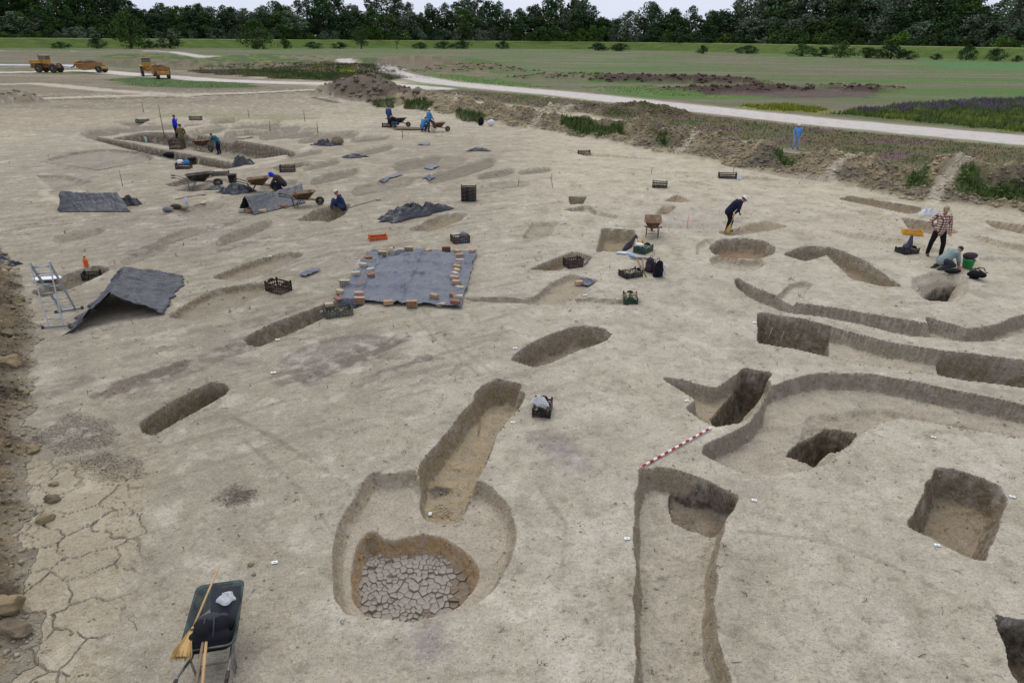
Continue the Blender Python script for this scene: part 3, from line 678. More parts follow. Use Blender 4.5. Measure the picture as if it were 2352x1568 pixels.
def ground_material():
    t = NT('ground_soil')
    geo = t.new('ShaderNodeNewGeometry')
    pos = geo.outputs['Position']
    A = lambda nm: t.new('ShaderNodeAttribute', attribute_name=nm, attribute_type='GEOMETRY')
    soil, cut, mask = A('soil'), A('cut'), A('mask')
    sep = t.new('ShaderNodeSeparateColor'); t.link(mask.outputs['Color'], sep.inputs[0])
    nz = t.new('ShaderNodeSeparateXYZ'); t.link(geo.outputs['True Normal'], nz.inputs[0])
    n1 = t.noise(pos, 3.0, 2, .6); n2 = t.noise(pos, 17.0, 3, .65); n3 = t.noise(pos, 70.0, 2, .6)
    v = t.math('ADD', t.mapr(n1, .25, .75, -.10, .10), t.mapr(n2, .25, .75, -.16, .16))
    v = t.math('ADD', v, t.mapr(n3, .25, .75, -.2, .2))
    k = t.math('ADD', v, 1.0)
    # dark crumbs and pale grit strewn over the clay
    sc = t.noise(pos, 26.0, 2, .7)
    crumbs = t.math('MULTIPLY', t.mapr(sc, .57, .66, 0, .6), sep.outputs[0])
    hv = t.new('ShaderNodeCombineColor')
    for i in range(3): t.link(k, hv.inputs[i])
    base = t.mix(1.0, soil.outputs['Color'], hv.outputs[0], 'MULTIPLY')
    base = t.mix(crumbs, base, (.20, .175, .14))
    base = t.mix(t.math('MULTIPLY', t.mapr(t.noise(pos, 38.0, 2, .7), .60, .70, 0, .5), sep.outputs[0]), base, (.62, .57, .49))
    # cut faces of the pits: mottled darker earth, mixed in by steepness
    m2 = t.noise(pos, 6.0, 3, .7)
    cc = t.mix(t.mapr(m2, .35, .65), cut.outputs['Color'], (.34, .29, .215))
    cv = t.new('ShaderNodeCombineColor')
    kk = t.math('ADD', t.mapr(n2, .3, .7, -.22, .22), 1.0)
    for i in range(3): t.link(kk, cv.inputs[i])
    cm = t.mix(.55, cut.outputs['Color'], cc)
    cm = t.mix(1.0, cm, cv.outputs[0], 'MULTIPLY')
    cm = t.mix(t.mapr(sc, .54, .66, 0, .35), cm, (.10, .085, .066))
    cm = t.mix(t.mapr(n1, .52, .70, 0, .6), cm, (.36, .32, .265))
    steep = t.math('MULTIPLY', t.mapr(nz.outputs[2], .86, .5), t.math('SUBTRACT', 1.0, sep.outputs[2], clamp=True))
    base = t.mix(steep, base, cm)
    t.link(base, t.b.inputs['Base Color'])
    t.b.inputs['Roughness'].default_value = .95
    t.b.inputs['Specular IOR Level'].default_value = .15
    hh = t.math('MULTIPLY', t.noise(pos, 7.0, 5, .68), t.math('MULTIPLY_ADD', sep.outputs[2], .10, .085))
    bmp = t.new('ShaderNodeBump'); bmp.inputs['Strength'].default_value = .9; bmp.inputs['Distance'].default_value = 1.0
    t.link(hh, bmp.inputs['Height'])
    t.link(bmp.outputs['Normal'], t.b.inputs['Normal'])
    return t.m
GROUND_MAT = ground_material()
ground = bpy.data.objects.new('ground', gme)
COL.objects.link(ground)
gme.materials.append(GROUND_MAT)
ground['kind'] = 'structure'
ground['label'] = 'pale clay excavation ground cut with graves, pits and trenches, fields beyond'
# ---------------------------------------------------------------- grass dike closing the field
def dike():
    pts = [P(a, b)[:2] for a, b in [(-1500, 108), (-800, 109), (-400, 110), (0, 110.6), (300, 111), (600, 111.2), (900, 111), (1100, 111.5), (1300, 113.5), (1500, 116.5), (1650, 120), (1800, 124), (1950, 128), (2100, 132), (2230, 136.5), (2352, 141), (2600, 150), (2900, 161), (3500, 183)]]
    pts = np.array(pts)
    s = np.r_[0, np.cumsum(np.hypot(*np.diff(pts, axis=0).T))]
    u = np.arange(0, s[-1], 1.6)
    # smooth the line
    x = np.interp(u, s, pts[:, 0]); y = np.interp(u, s, pts[:, 1])
    k = np.ones(41) / 41
    x = np.convolve(np.pad(x, 20, 'edge'), k, 'valid'); y = np.convolve(np.pad(y, 20, 'edge'), k, 'valid')
    tx, ty = np.gradient(x), np.gradient(y)
    n = np.hypot(tx, ty); nx, ny = -ty / n, tx / n
    prof = [(-3, -.15), (0, .05), (1.5, .5), (3, 1.0), (5, 1.75), (7, 2.5), (9, 3.25), (11, 3.95), (12.5, 4.5), (13.6, 4.75), (15.5, 4.85), (17.5, 4.8), (19, 4.5), (32, -.3)]
    rows_ = []
    for o, h in prof:
        w = .18 * fbm(u * .12, np.full(u.shape, o * .3), 1.0, 3, 5) * (h > .2)
        rows_.append(np.stack([x + nx * o, y + ny * o, h + w], -1))
    V = np.stack(rows_, 0)
    me = grid_mesh('dike', V, len(prof), len(u))
    t = NT('dike_grass')
    geo = t.new('ShaderNodeNewGeometry'); pos = geo.outputs['Position']
    mp_ = t.new('ShaderNodeMapping'); mp_.inputs['Scale'].default_value = (.12, .5, .9); t.link(pos, mp_.inputs['Vector'])
    a = t.noise(mp_.outputs[0], .6, 6, .65); b = t.noise(pos, 1.3, 4, .7)
    col = t.mix(t.mapr(a, .35, .65), lin(62, 84, 36), lin(92, 110, 52))
    col = t.mix(t.mapr(b, .45, .7, 0, .5), col, lin(118, 122, 72))
    sx = t.new('ShaderNodeSeparateXYZ'); t.link(pos, sx.inputs[0])
    col = t.mix(t.math('MULTIPLY', t.mapr(sx.outputs[2], 4.45, 4.8), .75), col, lin(150, 146, 104))
    t.link(col, t.b.inputs['Base Color']); t.b.inputs['Roughness'].default_value = 1
    t.b.inputs['Specular IOR Level'].default_value = .1
    bp = t.new('ShaderNodeBump'); bp.inputs['Distance'].default_value = .4; t.link(b, bp.inputs['Height']); t.link(bp.outputs[0], t.b.inputs['Normal'])
    me.materials.append(t.m)
    o = bpy.data.objects.new('dike', me); COL.objects.link(o)
    o['kind'] = 'structure'; o['label'] = 'long green grass flood dike in front of the wood'
    return np.stack([x, y, nx, ny], -1)
DIKE_LINE = dike()
# ---------------------------------------------------------------- object helpers
def tz(X, Y):
    """height of the built ground mesh at any place (bilinear look-up)"""
    X = np.asarray(X, float); Y = np.asarray(Y, float)
    r = np.clip(np.searchsorted(_D, Y) - 1, 0, len(_D) - 2)
    fr = np.clip((Y - _D[r]) / (_D[r + 1] - _D[r]), 0, 1)
    def row(i):
        t = X * FPX / _Z[i]
        c = np.clip(np.searchsorted(_T, t) - 1, 0, len(_T) - 2)
        fc = np.clip((t - _T[c]) / (_T[c + 1] - _T[c]), 0, 1)
        return GZ[i, c] * (1 - fc) + GZ[i, c + 1] * fc
    return row(r) * (1 - fr) + row(r + 1) * fr
def zat(x, y):
    return float(tz(x, y))
def G(ox, oy, dz=0.0):
    """place on the real ground seen at a photo point: first hit of the line of sight"""
    oy = max(oy, YH + (ox - CX) * math.tan(ROLL) + 2.5)
    d = ray(ox, oy)
    t0, t1 = (3.2 - CAMH) / d[2], (-1.6 - CAMH) / d[2]
    for _ in range(3):
        t = np.linspace(t0, t1, 160)
        h = CAMH + d[2] * t - tz(d[0] * t, d[1] * t)
        k = int(np.argmax(h <= 0)) if (h <= 0).any() else 159
        t0, t1 = t[max(k - 1, 0)], t[k]
    t = .5 * (t0 + t1)
    x, y = d[0] * t, d[1] * t
    return Vector((x, y, zat(x, y) + dz))
def heading(a, b):
    p, q = P(*a), P(*b)
    return math.atan2(q[1] - p[1], q[0] - p[0])
def tag(o, label=None, cat=None, group=None, kind=None):
    for k, v in (('label', label), ('category', cat), ('group', group), ('kind', kind)):
        if v: o[k] = v
    return o
def thing(name, label, cat, loc=(0, 0, 0), rz=0.0, group=None):
    o = bpy.data.objects.new(name, None); o.empty_display_size = .1
    COL.objects.link(o); o.location = loc; o.rotation_euler = (0, 0, rz)
    return tag(o, label, cat, group)
def copy_tree(o, parent=None):
    c = o.copy(); COL.objects.link(c); c.parent = parent
    for ch in list(o.children): copy_tree(ch, c)
    return c
class MB:
    def __init__(s): s.v = []; s.f = []; s.sm = []
    def add(s, v, f, smooth=False):
        k = len(s.v); s.v += [tuple(map(float, q)) for q in v]; s.f += [tuple(i + k for i in q) for q in f]; s.sm += [smooth] * len(f); return s
    def box(s, c, d, rz=0., tx=1., ty=1., M=None):
        """box centred at c, size d; top scaled by tx, ty"""
        x, y, z = d[0] / 2, d[1] / 2, d[2] / 2
        q = [(-x, -y, -z), (x, -y, -z), (x, y, -z), (-x, y, -z), (-x * tx, -y * ty, z), (x * tx, -y * ty, z), (x * tx, y * ty, z), (-x * tx, y * ty, z)]
        R = Matrix.Rotation(rz, 3, 'Z') if M is None else M
        q = [R @ Vector(a) + Vector(c) for a in q]
        return s.add(q, [(3, 2, 1, 0), (4, 5, 6, 7), (0, 1, 5, 4), (1, 2, 6, 5), (2, 3, 7, 6), (3, 0, 4, 7)])
    def tube(s, pts, r, n=8, cap=True):
        pts = [Vector(p) for p in pts]; r = [r] * len(pts) if isinstance(r, (int, float)) else r
        v = []; up = None
        for i, p in enumerate(pts):
            t = (pts[min(i + 1, len(pts) - 1)] - pts[max(i - 1, 0)]).normalized()
            if up is None:
                up = Vector((0, 0, 1)) if abs(t.z) < .9 else Vector((1, 0, 0))
            a = t.cross(up).normalized(); b = a.cross(t).normalized(); up = b
            for k in range(n):
                w = 2 * math.pi * k / n
                v.append(p + (a * math.cos(w) + b * math.sin(w)) * r[i])
        f = []
        for i in range(len(pts) - 1):
            for k in range(n):
                f.append((i * n + k, i * n + (k + 1) % n, (i + 1) * n + (k + 1) % n, (i + 1) * n + k))
        if cap:
            f.append(tuple(range(n))[::-1]); f.append(tuple(range((len(pts) - 1) * n, len(pts) * n)))
        return s.add(v, f, True)
    def lathe(s, prof, n=16, c=(0, 0, 0), M=None, close=True):
        """profile of (radius, height) turned about z"""
        v = []; M = M or Matrix.Identity(3)
        for r, h in prof:
            for k in range(n):
                w = 2 * math.pi * k / n
                v.append(M @ Vector((r * math.cos(w), r * math.sin(w), h)) + Vector(c))
        f = []
        m = len(prof)
        for i in range(m - 1):
            for k in range(n):
                f.append((i * n + k, i * n + (k + 1) % n, (i + 1) * n + (k + 1) % n, (i + 1) * n + k))
        if close:
            f.append(tuple(range(n))[::-1]); f.append(tuple(range((m - 1) * n, m * n)))
        return s.add(v, f, True)
    def prism(s, poly, z0, z1, M=None, c=(0, 0, 0)):
        n = len(poly); M = M or Matrix.Identity(3); c = Vector(c)
        v = [M @ Vector((a, b, z0)) + c for a, b in poly] + [M @ Vector((a, b, z1)) + c for a, b in poly]
        f = [tuple(range(n))[::-1], tuple(range(n, 2 * n))] + [(i, (i + 1) % n, n + (i + 1) % n, n + i) for i in range(n)]
        return s.add(v, f)
    def grid(s, V, smooth=True):
        V = np.asarray(V); nr, nc = V.shape[:2]
        f = [(i * nc + j, i * nc + j + 1, (i + 1) * nc + j + 1, (i + 1) * nc + j) for i in range(nr - 1) for j in range(nc - 1)]
        return s.add(V.reshape(-1, 3), f, smooth)
    def mesh(s, name):
        me = bpy.data.meshes.new(name); me.from_pydata(s.v, [], s.f)
        me.polygons.foreach_set('use_smooth', s.sm); me.update(); return me
    def build(s, name, mat, parent=None, bevel=0, solid=0):
        me = s.mesh(name); me.materials.append(mat)
        o = bpy.data.objects.new(name, me); COL.objects.link(o); o.parent = parent
        if bevel:
            b = o.modifiers.new('bevel', 'BEVEL'); b.width = bevel; b.segments = 1; b.limit_method = 'ANGLE'
        if solid:
            b = o.modifiers.new('solid', 'SOLIDIFY'); b.thickness = solid; b.offset = 0
        return o
def mobj(name, me, mat, parent=None):
    if mat is not None and not me.materials: me.materials.append(mat)
    o = bpy.data.objects.new(name, me); COL.objects.link(o); o.parent = parent
    return o
def mat(name, rgb, rough=.7, metal=0., var=.12, scale=9., dirt=0., spec=.3, rgb2=None, bump=0.):
    """worn plain material: colour broken by noise, optional dust"""
    if name in MATS: return MATS[name]
    t = NT(name)
    tcn = t.new('ShaderNodeTexCoord'); vec = tcn.outputs['Object']
    a = t.noise(vec, scale, 4, .6)
    c = lin(*rgb)
    col = t.mix(t.mapr(a, .3, .7), np.clip(c * (1 - var), 0, 1), np.clip((c if rgb2 is None else lin(*rgb2)) * (1 + var), 0, 1))
    if dirt:
        b = t.noise(vec, scale * .45, 5, .65)
        col = t.mix(t.mapr(b, .46, .68, 0, dirt), col, lin(150, 136, 112))
    t.link(col, t.b.inputs['Base Color'])
    t.b.inputs['Roughness'].default_value = rough; t.b.inputs['Metallic'].default_value = metal
    t.b.inputs['Specular IOR Level'].default_value = spec
    if bump:
        bp = t.new('ShaderNodeBump'); bp.inputs['Distance'].default_value = bump; t.link(t.noise(vec, scale * 2, 4, .6), bp.inputs['Height'])
        t.link(bp.outputs[0], t.b.inputs['Normal'])
    MATS[name] = t.m
    return t.m
def vcol_mat(name, rough=.95, attr='tint', var=.15, scale=30.):
    if name in MATS: return MATS[name]
    t = NT(name)
    at = t.new('ShaderNodeAttribute', attribute_name=attr, attribute_type='GEOMETRY')
    geo = t.new('ShaderNodeNewGeometry')
    k = t.mapr(t.noise(geo.outputs['Position'], scale, 3, .6), .3, .7, 1 - var, 1 + var)
    cv = t.new('ShaderNodeCombineColor')
    for i in range(3): t.link(k, cv.inputs[i])
    t.link(t.mix(1.0, at.outputs['Color'], cv.outputs[0], 'MULTIPLY'), t.b.inputs['Base Color'])
    t.b.inputs['Roughness'].default_value = rough; t.b.inputs['Specular IOR Level'].default_value = .15
    MATS[name] = t.m
    return t.m
def np_mesh(name, V, F, tint=None):
    """mesh from numpy arrays, all faces with the same corner count"""
    V = np.asarray(V, np.float32).reshape(-1, 3); F = np.asarray(F, np.int32); k = F.shape[1]
    me = bpy.data.meshes.new(name)
    me.vertices.add(len(V)); me.vertices.foreach_set('co', V.ravel())
    me.loops.add(F.size); me.polygons.add(len(F))
    me.loops.foreach_set('vertex_index', F.ravel()); me.polygons.foreach_set('loop_start', np.arange(0, F.size, k, dtype=np.int32))
    me.update()
    if tint is not None: add_col(me, 'tint', np.asarray(tint))
    return me
WORK = bpy.data.scenes.new('work')
def organic(parts, voxel, name, ratio=.4, smooth=2):
    """one continuous skin grown over capsules ('c', p0, r0, p1, r1) and ellipsoids ('e', centre, radii, rotation)"""
    b = MB()
    for p in parts:
        if p[0] == 'c':
            _, p0, r0, p1, r1 = p
            p0, p1 = Vector(p0), Vector(p1); d = (p1 - p0)
            t = d.normalized() if d.length > 1e-6 else Vector((0, 0, 1))
            pts, rr = [], []
            for a in (-80, -45, 0): pts.append(p0 + t * r0 * math.sin(rad(a))); rr.append(max(r0 * math.cos(rad(a)), .001))
            for a in (0, 45, 80): pts.append(p1 + t * r1 * math.sin(rad(a))); rr.append(max(r1 * math.cos(rad(a)), .001))
            b.tube(pts, rr, 10)
        else:
            _, c, r, rot = p if len(p) == 4 else (*p, None)
            n, m = 12, 8; v = []
            prof = [(max(math.cos(rad(-90 + 180 * i / m)), .01), math.sin(rad(-90 + 180 * i / m))) for i in range(m + 1)]
            R = rot if rot is not None else Matrix.Identity(3)
            M = R @ Matrix.Diagonal(Vector(r))
            b.lathe(prof, n, c, M)
    me = b.mesh('tmp'); o = bpy.data.objects.new('tmp', me); WORK.collection.objects.link(o)
    m = o.modifiers.new('r', 'REMESH'); m.mode = 'VOXEL'; m.voxel_size = voxel
    if smooth:
        m = o.modifiers.new('s', 'SMOOTH'); m.iterations = smooth; m.factor = .5
    if ratio < 1:
        m = o.modifiers.new('d', 'DECIMATE'); m.ratio = ratio
    WORK.view_layers[0].update(); dg = WORK.view_layers[0].depsgraph
    out = bpy.data.meshes.new_from_object(o.evaluated_get(dg)); out.name = name
    bpy.data.objects.remove(o); bpy.data.meshes.remove(me)
    out.polygons.foreach_set('use_smooth', np.ones(len(out.polygons), bool))
    return out
# ---------------------------------------------------------------- trees and bushes
def leaf_mat(name, rgb, rgb2):
    t = NT(name)
    oi = t.new('ShaderNodeObjectInfo'); geo = t.new('ShaderNodeNewGeometry')
    a = t.noise(geo.outputs['Position'], .55, 3, .6)
    c = t.mix(t.mapr(a, .3, .7), lin(*rgb), lin(*rgb2))
    k = t.mapr(oi.outputs['Random'], 0, 1, .72, 1.28)
    cv = t.new('ShaderNodeCombineColor')
    for i in range(3): t.link(k, cv.inputs[i])
    t.link(t.mix(1.0, c, cv.outputs[0], 'MULTIPLY'), t.b.inputs['Base Color'])
    t.b.inputs['Roughness'].default_value = .8; t.b.inputs['Specular IOR Level'].default_value = .15
    return t.m
LM = {'dark': leaf_mat('leaf_dark', (36, 58, 32), (58, 84, 44)), 'grey': leaf_mat('leaf_grey', (74, 90, 66), (104, 118, 92)),
      'fresh': leaf_mat('leaf_fresh', (60, 88, 30), (88, 112, 42)), 'mid': leaf_mat('leaf_mid', (46, 70, 30), (70, 94, 42))}
BARK = mat('bark', (86, 78, 66), .95, var=.25, scale=3.)
def tree_mesh(seed, kind):
    """unit-ish tree of height 1: trunk with limbs and a leaf crown made of clumps"""
    rg = np.random.RandomState(seed)
    cl = []
    if kind == 'broad': n, rw, z0, z1 = 46, .30, .22, .95
    elif kind == 'tall': n, rw, z0, z1 = 48, .19, .20, .97
    elif kind == 'loose': n, rw, z0, z1 = 40, .27, .26, .97
    elif kind == 'slim': n, rw, z0, z1 = 26, .13, .30, .97
    else: n, rw, z0, z1 = 34, .52, .10, .88          # bush
    for i in range(n):
        h = z0 + (z1 - z0) * (i + rg.rand()) / n
        s = (h - z0) / (z1 - z0)
        env = rw * (math.sin(math.pi * min(1, .12 + .88 * s) ** .75) ** .7 + .12)
        a = rg.rand() * 6.283; r = env * math.sqrt(rg.rand()) * (1.15 if kind == 'loose' else 1.0)
        cr = rw * (.26 + .24 * rg.rand()) * (1 - .35 * s)
        cl.append((r * math.cos(a), r * math.sin(a), h, cr))
    tr = MB()
    top = z1 * .8
    wob = [(.02 * rg.randn(), .02 * rg.randn()) for _ in range(5)]
    pts = [(wob[i][0] * i * .5, wob[i][1] * i * .5, top * i / 4) for i in range(5)]
    rt = .020 if kind != 'bush' else .03
    tr.tube(pts, [rt * 1.3, rt, rt * .75, rt * .5, rt * .15], 7)
    for (x, y, h, cr) in cl[::3]:
        zb = max(.05, h - .12 - .5 * math.hypot(x, y))
        k = min(3.99, zb / top * 4); i = int(k)
        bx = pts[i][0]; by = pts[i][1]
        tr.tube([(bx, by, zb), ((bx + x) * .5, (by + y) * .5, (zb + h) * .5 + .02), (x, y, h)], [rt * .45, rt * .3, rt * .1], 5)
    V = []; F = []
    nl = 58
    for (x, y, h, cr) in cl:
        d = rg.randn(nl, 3); d /= np.linalg.norm(d, axis=1)[:, None]
        c = np.array([x, y, h]) + d * (cr * (.45 + .6 * rg.rand(nl) ** .6))[:, None] * np.array([1.1, 1.1, .85])
        s = rw * (.045 + .05 * rg.rand(nl))
        nrm = d + .8 * rg.randn(nl, 3); nrm /= np.linalg.norm(nrm, axis=1)[:, None]
        u = np.cross(nrm, rg.randn(nl, 3)); u /= np.linalg.norm(u, axis=1)[:, None]
        w = np.cross(nrm, u)
        q = np.stack([c - u * s[:, None], c - w * s[:, None] * .6, c + u * s[:, None], c + w * s[:, None] * .6], 1)
        b = len(V) * nl * 4
        V.append(q.reshape(-1, 3)); F.append(np.arange(nl * 4).reshape(nl, 4) + b)
    return tr.mesh('trunk'), np_mesh('crown', np.concatenate(V), np.concatenate(F))
TM = {k: [tree_mesh(100 + i * 7 + hash_, k) for i in range(3)] for hash_, k in enumerate(('broad', 'tall', 'loose', 'bush', 'slim'))}
_tv = {}
def tree_variant(kind, i, leaf):
    key = (kind, i, leaf)
    if key not in _tv:
        a, b = TM[kind][i]
        a2 = a.copy(); b2 = b.copy()
        a2.materials.append(BARK); b2.materials.append(LM[leaf])
        _tv[key] = (a2, b2)
    return _tv[key]
_tr = random.Random(11)
def tree(name, x, y, z, h, kind, leaf, label, cat='tree', group=None, wide=1.0):
    a, b = tree_variant(kind, _tr.randrange(3), leaf)
    t = thing(name, label, cat, (x, y, z), _tr.random() * 6.28, group)
    t.scale = (h * wide, h * wide, h)
    mobj('trunk' if kind != 'bush' else 'stem', a, None, t)
    mobj('crown' if kind != 'bush' else 'foliage', b, None, t)
    return t
SKY = [(-300, -60), (0, -60), (150, -45), (300, -30), (330, 5), (350, 22), (380, 20), (405, 4), (440, 14), (490, 6), (540, 14), (600, 18), (640, 28), (680, 12), (700, 4), (730, 16), (765, -8), (840, -20), (872, 8), (892, 30), (905, 22), (935, -20), (985, -16), (1010, 24), (1030, 0),
       (1060, 8), (1110, -16), (1160, 10), (1180, 22), (1210, 6), (1250, -8), (1295, -14), (1320, 12), (1335, 44), (1360, 42), (1400, 36), (1430, -8), (1462, 24), (1500, 4), (1535, 24), (1570, 22), (1590, 0), (1620, -30), (1800, -40), (2060, -30), (2088, 8), (2120, -10), (2200, -25), (2352, -40), (2700, -60)]
sx_, sy_ = [a for a, b in SKY], [b for a, b in SKY]
def dike_point(ox, off):
    d = ray(ox, 120.0); d = d[:2] / np.hypot(*d[:2])
    L = DIKE_LINE
    ang = np.arctan2(L[:, 0], L[:, 1]); i = int(np.argmin(np.abs(ang - math.atan2(d[0], d[1]))))
    return L[i, 0] + L[i, 2] * off, L[i, 1] + L[i, 3] * off
def z_at_px(x, y, ox, oy):
    d = ray(ox, oy); k = math.hypot(x, y) / math.hypot(d[0], d[1])
    return CAMH + d[2] * k
LAND = [(-999, 'at the left edge of the photo'), (90, 'above the side-on tractor'), (200, 'left of the lone dike tree'), (280, 'behind the lone dike tree'), (345, 'right of the lone dike tree'), (450, 'left of the broad dike tree'), (545, 'behind the broad dike tree'), (640, 'right of the broad dike tree'), (730, 'left of the mid-sized dike tree'), (800, 'behind the mid-sized dike tree'),
        (870, 'above the slender dike tree'), (960, 'right of the slender dike tree'), (1060, 'left of the single middle bush'), (1130, 'above the single middle bush'), (1200, 'right of the single middle bush'), (1300, 'at the dip in the skyline'), (1380, 'above the dark dike thicket'), (1470, 'right of the dark dike thicket'), (1560, 'above the small round field bush'), (1660, 'above the wide low bush'),
        (1760, 'at the right bush row start'), (1860, 'above the right-hand bush row'), (1960, 'above the end of the bush row'), (2060, 'at the sky gap on the right'), (2140, 'left of the far right bush pair'), (2210, 'above the far right bush pair'), (2300, 'at the right edge of the photo')]
def landmark(ox):
    return [b for a, b in LAND if ox >= a][-1]
CNAME = {'dark': 'dark green', 'grey': 'grey green', 'mid': 'mid green', 'fresh': 'fresh green'}
KNAME = {'broad': 'broad', 'tall': 'upright', 'loose': 'loose', 'bush': 'rounded', 'slim': 'slim'}
def wood():
    rg = random.Random(4)
    ox = -120.0
    while ox < 2480:      # tall trees that make the skyline
        off = 38 + rg.random() * 30
        x, y = dike_point(ox, off)
        top = np.interp(ox, sx_, sy_) + rg.uniform(-2, 9)
        h = z_at_px(x, y, ox, top)
        right = ox > 1585
        low = top > 14
        kind = rg.choice(['loose', 'loose', 'broad'] if right else (['tall', 'tall', 'broad'] if not low else ['tall', 'broad', 'loose']))
        leaf = rg.choice(['grey', 'dark', 'mid', 'grey'] if right else ['dark', 'dark', 'mid', 'dark'] if ox < 340 else ['dark', 'mid', 'dark', 'grey'])
        lab = 'tall %s %s skyline tree %s' % (KNAME[kind], CNAME[leaf], landmark(ox))
        tree('forest_tree', x, y, -.1, max(h, 8), kind, leaf, lab, 'tree', 'trees of the wood behind the dike', 1.25 if kind == 'tall' else 1.1)
        ox += rg.uniform(15, 22)
    ox = -110.0
    while ox < 2480:      # second rank
        x, y = dike_point(ox, 29 + rg.random() * 6)
        right = ox > 1585
        top = rg.uniform(16, 40) + (6 if right else 0) + (ox / 2352) * 8
        h = max(z_at_px(x, y, ox, top), 5)
        kd, lf = rg.choice(['broad', 'tall', 'broad', 'loose']), rg.choice(['dark', 'mid', 'dark', 'dark', 'grey'])
        tree('forest_tree', x, y, -.1, h, kd, lf, 'lower %s %s front-rank tree %s' % (KNAME[kd], CNAME[lf], landmark(ox)), 'tree', 'lower trees of the wood behind the dike', 1.6)
        ox += rg.uniform(22, 32)
    ox = -110.0
    while ox < 2480:      # shrubs along the far side of the dike
        x, y = dike_point(ox, 22 + rg.random() * 3)
        top = rg.uniform(54, 74) + max(0, ox - 1300) / 1050 * 24
        h = max(z_at_px(x, y, ox, top), 4.0)
        kd, lf = rg.choice(['bush', 'bush', 'broad']), rg.choice(['grey', 'grey', 'mid', 'fresh', 'dark'] if ox < 1700 else ['fresh', 'mid', 'fresh', 'dark'])
        tree('shrub', x, y, -.1, h, kd, lf, '%s %s shrub over the dike %s' % (KNAME[kd], CNAME[lf], landmark(ox)), 'shrub', 'shrubs behind the dike crest', rg.uniform(.9, 1.3))
        ox += rg.uniform(20, 32)
wood()
def field_tree(ox, ytop, ybase, kind, leaf, label, cat, wide=1.0, name='field_tree', group=None):
    p = P(ox, max(ybase, float(np.interp(ox, [q[0] for q in DIKE_BASE], [q[1] for q in DIKE_BASE])) + 1.2))
    h = z_at_px(p[0], p[1], ox, ytop)
    return tree(name, p[0], p[1], zat(p[0], p[1]) - .05, h, kind, leaf, label, cat, group, wide)
field_tree(302, 20, 108, 'bush', 'mid', 'big dark round-crowned tree standing alone in front of the dike at left', 'tree', .75)
field_tree(588, 40, 113, 'bush', 'mid', 'broad dark tree leafy to the ground at the dike foot', 'tree', .95)
field_tree(830, 62, 113, 'broad', 'mid', 'mid-sized green tree at the dike foot, right of the broad one', 'tree', 1.2)
field_tree(912, 78, 113, 'slim', 'mid', 'small slender tree on a bare trunk at the dike foot', 'tree', 1.3)
for i, (ox, yt, yb, w, lf, lab) in enumerate([
    (655, 93, 111, 1.2, 'mid', 'small round bush between the broad and mid-sized dike trees'), (392, 88, 110, 1.6, 'dark', 'dark bush just right of the lone dike tree'), (345, 97, 111, 2.0, 'dark', 'low dark bush under the lone dike tree'), (225, 90, 110, 1.3, 'dark', 'dark bush left of the lone dike tree'), (140, 99, 111, 2.4, 'dark', 'long low hedge clump at the far left dike foot'),
    (720, 99, 112, 2.6, 'dark', 'low scrub clump left of the mid-sized dike tree'), (780, 100, 112, 2.4, 'dark', 'low scrub clump touching the mid-sized dike tree'), (965, 100, 112, 2.2, 'dark', 'low scrub just right of the slender tree'), (1020, 98, 112, 2.6, 'dark', 'low scrub clump, second right of the slender tree'), (1062, 97, 112, 2.2, 'dark', 'low scrub clump, third right of the slender tree'),
    (1155, 98, 113, 1.6, 'dark', 'single low bush at the dike foot near the middle'), (1375, 102, 117, 2.6, 'dark', 'left half of the dark thicket on the dike foot'), (1425, 103, 118, 2.6, 'dark', 'right half of the dark thicket on the dike foot'), (1613, 108, 124, 1.1, 'dark', 'small dark round bush on the field edge'), (1715, 108, 124, 2.6, 'dark', 'wide low bush right of the round one'),
    (1840, 106, 130, 1.6, 'mid', 'green bush at the start of the right-hand bush row'), (1885, 112, 131, 2.0, 'dark', 'low dark bush second in the right-hand bush row'), (1930, 102, 133, 1.3, 'mid', 'tallest loose bush in the right-hand bush row'), (1990, 113, 134, 2.0, 'mid', 'low bush fourth in the right-hand bush row'), (2045, 107, 136, 1.7, 'dark', 'large dark bush ending the right-hand bush row'),
    (2085, 120, 137, 1.8, 'mid', 'low bush against the large dark row-ending bush'), (2218, 109, 139, 1.0, 'dark', 'dark round bush at far right, left of a pair'), (2285, 116, 141, 1.2, 'dark', 'dark round bush at far right, right of a pair'), (2335, 130, 143, 1.2, 'dark', 'tiny bush at the right edge of the photo'), (2150, 126, 138, 1.6, 'dark', 'tiny bush before the far right pair')]):
    field_tree(ox, yt - (yb - yt) * .28, yb, 'bush', lf, lab, 'bush', w, 'bush')
# ---------------------------------------------------------------- builders of the things on the dig
PL_BLACK = mat('plastic_black', (34, 33, 34), .5, var=.2, dirt=.35)
PL_BROWN = mat('plastic_brown', (52, 34, 30), .5, var=.2, dirt=.3)
PL_GREEN = mat('plastic_green', (32, 66, 56), .5, var=.2, dirt=.3)
PL_ORANGE = mat('plastic_orange', (206, 92, 44), .5, var=.1, dirt=.2)
PL_YELLOW = mat('plastic_yellow', (216, 156, 40), .5, var=.1, dirt=.15)
PL_OLIVE = mat('plastic_grey_green', (74, 76, 66), .55, var=.15, dirt=.3)
PL_WHITE = mat('plastic_white', (222, 224, 226), .45, var=.05, dirt=.1)
PAPER = mat('paper_white', (236, 236, 234), .8, var=.02)
WOOD = mat('wood_pale', (186, 152, 108), .75, var=.15, scale=14, dirt=.1)
WOODD = mat('wood_weathered', (128, 108, 86), .8, var=.2, scale=14, dirt=.2)
STRAW = mat('broom_straw', (186, 152, 98), .85, var=.18, scale=40)
STEEL = mat('steel_dull', (120, 118, 114), .45, .6, var=.15, dirt=.3)
RUST = mat('steel_rusty', (88, 68, 54), .8, 0., var=.3, scale=7, dirt=.5, rgb2=(116, 86, 64))
